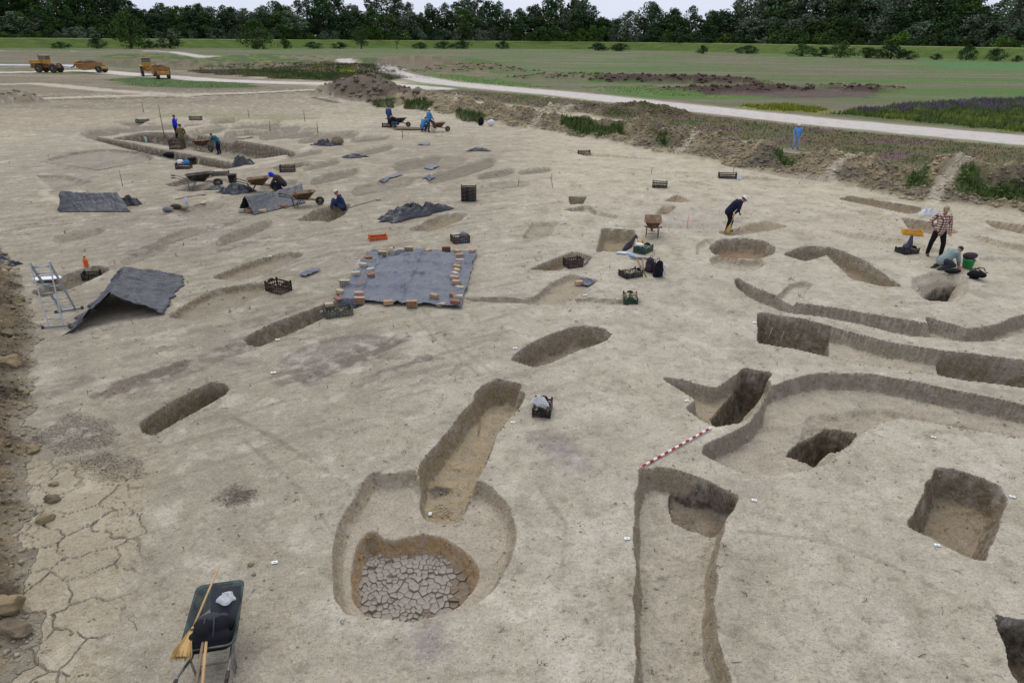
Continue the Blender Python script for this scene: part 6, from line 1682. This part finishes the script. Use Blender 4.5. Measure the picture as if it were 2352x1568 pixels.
for i, (x, y, h, l, lab) in enumerate([(1267, 412, .35, (0, 0), 'dark wooden peg on the far clay in the middle'), (1190, 428, .45, (.1, 0), 'thin leaning stick left of the dark peg'), (1271, 432, .6, (-.3, 0), 'thin leaning stick below the dark peg'), (1574, 535, .0, (0, 0), ''), (330, 258, .9, (0, 0), 'thin stake in the far left clay'), (621, 300, .8, (0, 0), 'thin stake among the far graves, left one'), (730, 306, .8, (0, 0), 'thin stake among the far graves, right one'), (925, 318, .7, (0, 0), 'thin stake on the clay below the far workers'),
        (1765, 768, .0, (0, 0), ''), (282, 428, .8, (0, 0), 'stake with a mound at its foot above the boxy tent'), (572, 270, .8, (0, 0), 'thin stake far off right of the blue jacket'), (1684, 398, .6, (0, 0), 'thin stake by the far crate grave'), (1496, 400, .4, (.05, 0), 'short stick on the clay above the lone black crate'), (700, 278, .9, (0, 0), 'thin stake on the far pale clay')]):
    if h > 0: stake(x, y, h, lab, l, .016 if y > 380 else .03)
ORANGE_TAPE = mat('marker_orange', (232, 120, 84), .6)
stake(1578, 523, .5, 'orange marker stick on the clay right of the handle-side wheelbarrow', (.03, 0), .014, ORANGE_TAPE)
for x, y, h, lab in [(1762, 783, .42, 'dry white stalk at the lip of the long trench, left one'), (1788, 793, .42, 'dry white stalk at the lip of the long trench, right one')]:
    stake(x, y, h, lab, (.2, 0), .010, mat('stalk_dry', (206, 190, 166), .9), 'dry_stalk', 'stalk')

# ---------------------------------------------------------------- people
person(G(1675, 531), rad(-78), dict(pel=V3(0, -.12, .86), che=V3(0, .14, 1.13), nec=V3(0, .32, 1.26), hea=V3(0, .46, 1.30), shL=V3(-.17, .25, 1.22), shR=V3(.17, .25, 1.22), elL=V3(-.21, .36, .96), haL=V3(-.14, .42, .74), elR=V3(.27, .16, 1.0), haR=V3(.27, -.02, .78),
       hiL=V3(-.09, -.12, .84), hiR=V3(.09, -.12, .84), knL=V3(-.11, .02, .46), knR=V3(.11, -.02, .46), anL=V3(-.11, -.06, .09), anR=V3(.12, -.08, .09), look=V3(0, .75, -.66)),
       'stooping man in dark navy with a white sun hat, sweeping', NAVY, BLACKC, 'bucket', WHITEC, 1.72)
_p = G(1675, 531)
_M = Matrix.Translation(_p) @ Matrix.Rotation(rad(-78), 4, 'Z')
broom(_M @ Vector((.29, -.02, .80)), _M @ Vector((.33, -.16, .42)), 'straw broom held low by the stooping man', .44, .19)
stk = MB().tube([(0, 0, 0), at_h(1699, 522, .74) - G(1696, 527)], .016, 8).build('stick', WOODD); stk.location = G(1696, 527); tag(stk, 'stick in the right hand of the stooping man', 'stick')
person(G(2144, 588), rad(165), pose_stand(armR=((.34, -.12, 1.18), (.18, .02, 1.0)), armL=((-.27, -.02, 1.16), (-.30, .06, .90)), spread=.19), 'standing man in a brown and white checked shirt, hand on hip', CHECK, BLACKC, 'cap', KHAKI, 1.78)
person(G(2170, 616), rad(-75), dict(pel=V3(0, -.18, .30), che=V3(0, .12, .50), nec=V3(0, .28, .60), hea=V3(0, .42, .62), shL=V3(-.17, .18, .56), shR=V3(.17, .18, .56), elL=V3(-.22, .30, .30), haL=V3(-.10, .44, .10), elR=V3(.22, .26, .30), haR=V3(.12, .42, .10),
       hiL=V3(-.10, -.18, .30), hiR=V3(.10, -.18, .30), knL=V3(-.16, .16, .14), knR=V3(.16, .16, .14), anL=V3(-.14, -.28, .08), anR=V3(.14, -.28, .08), look=V3(0, .6, -.8)),
       'kneeling man in a grey-green shirt digging at the right', GREYG, DGREY, None, None, 1.75, toes={'L': V3(0, -1, -.2), 'R': V3(0, -1, -.2)})
person(G(788, 481), rad(95), dict(pel=V3(0, 0, .14), che=V3(0, .10, .44), nec=V3(0, .16, .64), hea=V3(0, .24, .77), shL=V3(-.18, .12, .58), shR=V3(.18, .12, .58), elL=V3(-.24, .26, .36), haL=V3(-.10, .40, .28), elR=V3(.24, .26, .34), haR=V3(.12, .36, .10), hiL=V3(-.09, .02, .14), hiR=V3(.09, .02, .14),
       knL=V3(-.12, .38, .48), knR=V3(.16, .40, .30), anL=V3(-.10, .52, .06), anR=V3(.20, .34, .06), look=V3(0, .85, -.5)), 'man in a navy sweater and white cap sitting at a pit edge', CL('navy_sweater', (48, 54, 84)), DENIM, 'cap', WHITEC, 1.75)
person(G(1826, 343), rad(200 - 30), pose_stand(armR=((.27, .02, 1.16), (.26, .12, .95)), spread=.15), 'man in light blue with a white hat standing on the heap', LBLUE, PALEJ, 'bucket', WHITEC, 1.72)
person(G(407, 318), rad(-80), pose_stand(armR=((.24, .18, 1.22), (.08, .24, 1.42)), armL=((-.26, .05, 1.16), (-.18, .16, .95))), 'person in a bright blue jacket standing in the big left excavation', BLUE, NAVY, None, None, 1.75)
person(G(422, 341), rad(15), pose_stand(armR=((.30, .02, 1.18), (.16, .16, 1.05)), armL=((-.30, .02, 1.18), (-.16, .16, 1.05))), 'person in brown camouflage on the balk of the excavation', CAMO, CAMO, 'cap', OLIVE, 1.78)
person(G(503, 354), rad(80), dict(pel=V3(0, -.08, .88), che=V3(0, .10, 1.16), nec=V3(0, .26, 1.30), hea=V3(0, .38, 1.38), shL=V3(-.18, .2, 1.26), shR=V3(.18, .2, 1.26), elL=V3(-.2, .36, 1.04), haL=V3(-.05, .44, .86), elR=V3(.2, .34, 1.06), haR=V3(.05, .42, 1.02),
       hiL=V3(-.09, -.08, .86), hiR=V3(.09, -.08, .86), knL=V3(-.11, .03, .47), knR=V3(.11, .0, .47), anL=V3(-.12, -.05, .09), anR=V3(.12, -.08, .09), look=V3(0, .8, -.6)), 'person in a teal top leaning on a shovel in the left excavation', TEAL, NAVY, None, None, 1.7)
shovel(at_h(490, 330, .95), G(497, 352, .02), 'shovel held by the person in the teal top', wood=WOODD)
def squat(ox, oy, rz, label, top, legs, hat=None, hm=None, h=1.7):
    person(G(ox, oy), rz, dict(pel=V3(0, -.16, .40), che=V3(0, .08, .66), nec=V3(0, .26, .78), hea=V3(0, .38, .82), shL=V3(-.17, .16, .74), shR=V3(.17, .16, .74), elL=V3(-.22, .32, .50), haL=V3(-.10, .46, .28), elR=V3(.22, .30, .50), haR=V3(.10, .44, .26), hiL=V3(-.09, -.16, .38), hiR=V3(.09, -.16, .38),
           knL=V3(-.17, .22, .42), knR=V3(.17, .20, .36), anL=V3(-.14, -.02, .09), anR=V3(.14, -.04, .09), look=V3(0, .7, -.7)), label, top, legs, hat, hm, h, vox=.016)
squat(645, 439, rad(100), 'crouching person with a blue hood behind the ridge tent', BROWNC, NAVY, 'hood', BLUE)
squat(908, 294, rad(90), 'bending dark figure beside the far man in navy', BLACKC, DENIM, None, None, 1.9)
squat(973, 302, rad(-20), 'crouching figure in light blue far off', SKYB, DENIM, None, None, 2.0)
person(G(895, 293), rad(170 + 160), pose_stand(), 'far man in a navy jacket standing beside a bending figure', BLJ, DGREY, None, None, 1.78)
person(G(987, 304), rad(-50), dict(pose_stand(), knR=V3(.12, .34, .72), anR=V3(.13, .36, .34), haR=V3(.16, .30, .92), elR=V3(.26, .10, 1.12)), 'far worker in blue with a white cap, foot on a wheelbarrow', SKYB, DGREY, 'cap', WHITEC, 1.8)
# ---------------------------------------------------------------- cracked mud plates in the round pit
def clip_poly(poly, n, d):
    out = []
    for i in range(len(poly)):
        a, b = poly[i], poly[(i + 1) % len(poly)]
        sa, sb = np.dot(a, n) - d, np.dot(b, n) - d
        if sa <= 0: out.append(a)
        if sa * sb < 0: out.append(a + (b - a) * sa / (sa - sb))
    return out
def mud_plates():
    rim = PITS[2]['poly']; cen = rim.mean(0)
    rg = np.random.RandomState(6)
    pts = []; lo, hi = rim.min(0), rim.max(0)
    tries = 0
    cand = lo + (hi - lo) * rg.rand(9000, 2)
    dd = sd_poly(cand[:, 0], cand[:, 1], rim, 2)
    for p, d in zip(cand, dd):
        if d > -.05: continue
        rel = (p - lo) / (hi - lo)
        big = (rel[0] > .80 and d > -.45) or rel[1] > .90
        mind = .14 if big else .056 + .075 * (.5 + .5 * math.sin(p[0] * 5.1 + 3 * math.sin(p[1] * 4.3))) * (.4 + .6 * rg.rand())
        if not pts or ((np.array(pts) - p) ** 2).sum(1).min() > mind ** 2: pts.append(p)
        if len(pts) >= 298: break
    pts = np.array(pts)
    PM = {True: mat('mud_damp', (124, 110, 92), .85, var=.15, scale=5), False: mat('mud_dry', (150, 141, 128), .95, var=.12, scale=6)}
    for i, p in enumerate(pts):
        d2 = ((pts - p) ** 2).sum(1); near = np.argsort(d2)[1:16]
        poly = [p + np.array([math.cos(a), math.sin(a)]) * .22 for a in np.linspace(0, 2 * math.pi, 13)[:-1]]
        for j in near:
            q = pts[j]; n = q - p; L = np.linalg.norm(n); n = n / L
            poly = clip_poly(poly, n, np.dot(p, n) + L / 2 - .0035)
            if len(poly) < 3: break
        if len(poly) < 3: continue
        zf = zat(*p)
        if zf > -.5: continue
        k = len(poly); c = Vector((p[0], p[1], zf))
        lift = rg.uniform(.012, .03)
        # curled plate: rim a little higher than the middle
        v = []
        for (sc, h) in ((.96, -.06), (1.0, lift), (.90, lift + .007), (.45, lift)):
            for q in poly:
                e = (q - p) * sc
                v.append((e[0], e[1], h + rg.uniform(-.002, .002)))
        v.append((0, 0, lift - .003))
        f = []
        for r in range(3):
            for a in range(k): f.append((r * k + a, r * k + (a + 1) % k, (r + 1) * k + (a + 1) % k, (r + 1) * k + a))
        for a in range(k): f.append((3 * k + a, 3 * k + (a + 1) % k, 4 * k))
        rel = (p - lo) / (hi - lo)
        damp = (rel[0] > .78 and rel[1] > .12) or rel[1] > .88
        o = MB().add(v, f).build('mud_plate', PM[bool(damp)], ground)
        o.location = c
mud_plates()
# ---------------------------------------------------------------- clods, crumbs, twigs, grass
O8 = np.array([(1, 0, 0), (0, 1, 0), (-1, 0, 0), (0, -1, 0), (0, 0, 1), (0, 0, -1)], float)
F8 = np.array([(0, 1, 4), (1, 2, 4), (2, 3, 4), (3, 0, 4), (1, 0, 5), (2, 1, 5), (3, 2, 5), (0, 3, 5)])
def grid_pick(rg, n, weight):
    """random places on the ground mesh with a weight per grid point"""
    w = weight.ravel().clip(0); k = rg.choice(len(w), n, p=w / w.sum())
    dx = np.abs(np.gradient(GX, axis=1)).ravel()[k]; dy = np.abs(np.gradient(GY, axis=0)).ravel()[k]
    x = GX.ravel()[k] + (rg.rand(n) - .5) * dx; y = GY.ravel()[k] + (rg.rand(n) - .5) * dy
    return k, x, y
GD = np.hypot(GX, GY)
AREA = np.abs(np.gradient(GX, axis=1)) * np.abs(np.gradient(GY, axis=0))
INV = (np.abs(GX) < GY * .86 + 3) & (GY > 3)
def terr_z(x, y):
    return tz(x, y)
def clods(name, n, weight, s0, s1, tint, label, seed, flat=.7, power=2.2):
    rg = np.random.RandomState(seed)
    k, x, y = grid_pick(rg, n, weight)
    s = s0 + (s1 - s0) * rg.rand(n) ** power
    z = terr_z(x, y) + s * .15
    R = rg.rand(n) * 6.283; c, sn = np.cos(R), np.sin(R)
    V = O8[None] * (s[:, None, None]) * (.6 + .8 * rg.rand(n, 6, 1)) * np.array([1, 1, flat])
    V = np.stack([V[..., 0] * c[:, None] - V[..., 1] * sn[:, None], V[..., 0] * sn[:, None] + V[..., 1] * c[:, None], V[..., 2]], -1) + np.stack([x, y, z], -1)[:, None]
    F = (F8[None] + np.arange(n)[:, None, None] * 6).reshape(-1, 3)
    T = GC.reshape(-1, 3)[k] * (tint[0] + (tint[1] - tint[0]) * rg.rand(n))[:, None]
    me = np_mesh(name, V, F, np.repeat(T, 6, 0)); me.materials.append(vcol_mat('clod_mix', .97))
    o = bpy.data.objects.new(name, me); COL.objects.link(o); tag(o, label, kind='stuff')
HEAPW = (GM[..., 2] > .5) & INV
clods('heap_clods', 20000, HEAPW * AREA * (GD > 26) * (GD < 75), .02, .15, (.8, 1.25), 'broken earth clods covering the spoil heaps', 1)
clods('far_heap_clods', 2500, HEAPW * AREA * (GD >= 75) * (GD < 190), .10, .5, (.7, 1.3), 'lumps and roots on the far dark heaps', 2)
clods('bank_clods', 7000, HEAPW * AREA * (GD < 26), .008, .06, (.8, 1.2), 'earth clods on the left spoil bank', 3)
clods('soil_crumbs', 9000, (GM[..., 0] > .5) * INV * AREA / np.maximum(GD, 6) ** 1.2, .004, .03, (.6, 1.05), 'small soil crumbs strewn over the clay', 4, .8, 3.5)
_gz = np.zeros(GX.shape)
for _pts in ([(190, 1062), (240, 1040), (330, 1060), (320, 1095), (230, 1105)], [(495, 1140), (540, 1112), (590, 1125), (575, 1150), (520, 1160)], [(80, 1010), (160, 950), (260, 970), (260, 1020), (150, 1040)], [(985, 1128), (1005, 1116), (1036, 1124), (1030, 1140)]):
    _gz = np.maximum(_gz, sstep(.12, -.08, sd_poly(GX, GY, np.array(PG(_pts)), 1.0)))
clods('gravel', 3800, _gz * AREA, .006, .022, (.75, 1.35), 'dark gravel spilled in patches on the near left clay', 7, .8, 1.5)
_sl = np.hypot(*[a / b for a, b in ((np.gradient(GZ, axis=0), np.maximum(np.abs(np.gradient(GY, axis=0)), 1e-3)), (np.gradient(GZ, axis=1), np.maximum(np.abs(np.gradient(GX, axis=1)), 1e-3)))])
_sw = np.clip(_sl - .6, 0, 1.5)
for _ in range(3):
    _sw = np.maximum(_sw, .6 * np.roll(_sw, 1, 0)); _sw = np.maximum(_sw, .6 * np.roll(_sw, -1, 0)); _sw = np.maximum(_sw, .6 * np.roll(_sw, 1, 1))
clods('pit_crumbs', 3500, _sw * (GM[..., 0] > .5) * INV * (GD < 34) * AREA / np.maximum(GD, 8), .006, .035, (.5, .85), 'crumbled earth along the pit edges and floors', 8, .75, 3.0)
def tufts():
    rg = np.random.RandomState(19); m = 520; kk = 8
    k, x, y = grid_pick(rg, m, (GM[..., 0] > .5) * INV * AREA / np.maximum(GD, 6) ** 1.3)
    x = np.repeat(x, kk) + .03 * rg.randn(m * kk); y = np.repeat(y, kk) + .03 * rg.randn(m * kk); n = m * kk
    z = terr_z(x, y); a = rg.rand(n) * 6.283; s0 = np.repeat(.5 + 1.1 * rg.rand(m), kk) * np.clip(np.repeat(GD.ravel()[k], kk) / 14, .8, 1.6)
    L = (.03 + .05 * rg.rand(n)) * s0; w = .004 * s0; up = L * (.2 + .8 * rg.rand(n))
    d = np.stack([np.cos(a), np.sin(a), 0 * a], -1); s = np.stack([-np.sin(a), np.cos(a), 0 * a], -1); p = np.stack([x, y, z], -1)
    tip = p + d * L[:, None] + np.array([0, 0, 1]) * up[:, None]
    V = np.stack([p - s * w[:, None], p + s * w[:, None], tip], 1); F = np.arange(n * 3).reshape(-1, 3)
    T = np.array([lin(104, 84, 60), lin(140, 116, 80), lin(84, 72, 54)])[rg.randint(0, 3, n)]
    me = np_mesh('dry_tufts', V, F, np.repeat(T, 3, 0)); me.materials.append(vcol_mat('twig_mix'))
    o = bpy.data.objects.new('dry_tufts', me); COL.objects.link(o); tag(o, 'small withered plant tufts dotted over the clay', kind='stuff')
tufts()
def twigs():
    rg = np.random.RandomState(9); n = 2600
    k, x, y = grid_pick(rg, n, (GM[..., 0] > .5) * INV * AREA / np.maximum(GD, 6) ** 1.1)
    z = terr_z(x, y); L = .03 + .12 * rg.rand(n) ** 2; a = rg.rand(n) * 6.283; w = .003 + .003 * rg.rand(n)
    L *= np.clip(GD.ravel()[k] / 12, 1, 2.2); w *= np.clip(GD.ravel()[k] / 10, 1, 3)
    up = (rg.rand(n) < .25) * rg.rand(n) * .12
    d = np.stack([np.cos(a), np.sin(a), 0 * a], -1); s = np.stack([-np.sin(a), np.cos(a), 0 * a], -1)
    p = np.stack([x, y, z + .006], -1)
    cur = (rg.rand(n) - .5)[:, None] * L[:, None] * .6
    mid = p + d * L[:, None] * .5 + s * cur + np.array([0, 0, 1]) * (up * .6 + .008)[:, None]
    end = p + d * L[:, None] + np.array([0, 0, 1]) * up[:, None]
    V = np.stack([p - s * w[:, None], p + s * w[:, None], mid + s * w[:, None], mid - s * w[:, None], end + s * w[:, None] * .4, end - s * w[:, None] * .4], 1)
    F = (np.array([(0, 1, 2, 3), (3, 2, 4, 5)])[None] + np.arange(n)[:, None, None] * 6).reshape(-1, 4)
    T = np.array([lin(110, 88, 64), lin(150, 126, 92), lin(88, 74, 58)])[rg.randint(0, 3, n)]
    me = np_mesh('dry_twigs', V, F, np.repeat(T, 6, 0)); me.materials.append(vcol_mat('twig_mix'))
    o = bpy.data.objects.new('dry_twigs', me); COL.objects.link(o); tag(o, 'dry twigs and root bits scattered on the clay', kind='stuff')
twigs()
def grass():
    rg = np.random.RandomState(10); n = 70000
    w = GM[..., 1] ** 1.5 * INV * (GD > 24) * (GD < 170) * AREA / np.maximum(GD, 20) ** 1.4
    k, x, y = grid_pick(rg, n, w)
    z = terr_z(x, y); h = (.10 + .32 * rg.rand(n) ** 1.5) * (.5 + .7 * GM[..., 1].ravel()[k]) * np.clip(GD.ravel()[k] / 60, .7, 1.15) * (.45 + .55 * (GM[..., 1].ravel()[k] > .62))
    p = np.stack([x, y, z - .02], -1); V = []
    for j in range(3):
        a = rg.rand(n) * 6.283; q = .6 * h * rg.rand(n)
        tip = p + np.stack([np.cos(a) * q, np.sin(a) * q, h * (.7 + .5 * rg.rand(n))], -1)
        s = np.stack([-np.sin(a), np.cos(a), 0 * a], -1) * (h * .16)[:, None]
        o_ = np.stack([(rg.rand(n) - .5) * h * .5, (rg.rand(n) - .5) * h * .5, 0 * h], -1)
        V.append(np.stack([p + o_ - s, p + o_ + s, tip + o_], 1))
    V = np.stack(V, 1).reshape(-1, 3); F = np.arange(n * 9).reshape(-1, 3)
    T = GC.reshape(-1, 3)[k] * (.75 + .6 * rg.rand(n))[:, None]
    me = np_mesh('weeds', V, F, np.repeat(T, 9, 0)); me.materials.append(vcol_mat('grass_mix'))
    o = bpy.data.objects.new('weeds', me); COL.objects.link(o); tag(o, 'grass and weeds growing on the heaps and field edges', kind='stuff')
grass()
# big lumps at the left edge
LUMP = mat('clod_yellow', (136, 120, 92), .97, var=.25, scale=5, dirt=.2, spec=.1, bump=.02)
LUMPG = mat('clod_grey', (112, 100, 82), .97, var=.25, scale=5, dirt=.2, spec=.1, bump=.02)
for i, (x, y, r, m, lab) in enumerate([(20, 838, .34, LUMP, 'large yellow earth clod at the left edge below the dark slope'), (60, 905, .10, LUMP, 'small clod at the foot of the left bank'), (75, 1035, .16, LUMP, 'rounded clod where gravel meets cracked mud'),
        (125, 1113, .10, LUMP, 'small block of earth in the upper cracked mud'), (120, 1150, .15, LUMPG, 'crumbly clod in the middle of the cracked mud'), (105, 1195, .16, LUMP, 'crumbly clod below the first in the cracked mud'), (20, 1400, .26, LUMP, 'big yellow clod low on the left edge'), (45, 1455, .18, LUMPG, 'grey cracked clod below the big yellow one'), (575, 1297, .06, LUMP, 'small crumbly clod right of the broom tip'), (583, 1320, .04, LUMP, 'tiny crumb below the small clod by the broom'), (20, 770, .2, LUMPG, 'brown clod on the dark left slope'), (50, 690, .14, LUMP, 'clod left of the ladder')]):
    rg = random.Random(i)
    g = G(x, y)
    bm = bmesh.new()
    for _ in range(46):
        v = Vector((rg.gauss(0, 1), rg.gauss(0, 1), rg.gauss(0, 1))).normalized() * rg.uniform(.6, 1.0)
        bm.verts.new((v.x * r, v.y * r * rg.uniform(.65, .9), (v.z * .6 + .25) * r))
    bmesh.ops.convex_hull(bm, input=bm.verts)
    bmesh.ops.delete(bm, geom=[v for v in bm.verts if not v.link_faces], context='VERTS')
    bmesh.ops.subdivide_edges(bm, edges=bm.edges[:], cuts=2, use_grid_fill=True)
    for v in bm.verts: v.co *= 1 + .16 * float(perlin(np.array([v.co.x / r * 2.3 + i]), np.array([v.co.y / r * 2.3 + v.co.z / r * 1.7]), i)[0])
    me = bpy.data.meshes.new('earth_clod'); bm.to_mesh(me); bm.free()
    o = mobj('earth_clod', me, m)
    o.location = g; tag(o, lab, 'clod', 'earth clods at the left')
bpy.data.scenes.remove(WORK)
# tell look-alike trees apart by their order along the wood
_by = {}
for o in COL.objects:
    if o.parent is None and o.get('label') and o.get('category'): _by.setdefault(o['label'], []).append(o)
_or = ['first', 'second', 'third', 'fourth', 'fifth', 'sixth', 'seventh', 'eighth', 'ninth', 'tenth']
for lab, obs in _by.items():
    if len(obs) < 2: continue
    obs.sort(key=lambda o: math.atan2(o.location.x, o.location.y))
    for i, o in enumerate(obs):
        o['label'] = lab + ', ' + ((('left one', 'right one'), ('left one', 'middle one', 'right one'))[len(obs) - 2][i] if len(obs) < 4 else _or[min(i, 9)] + ' from left')
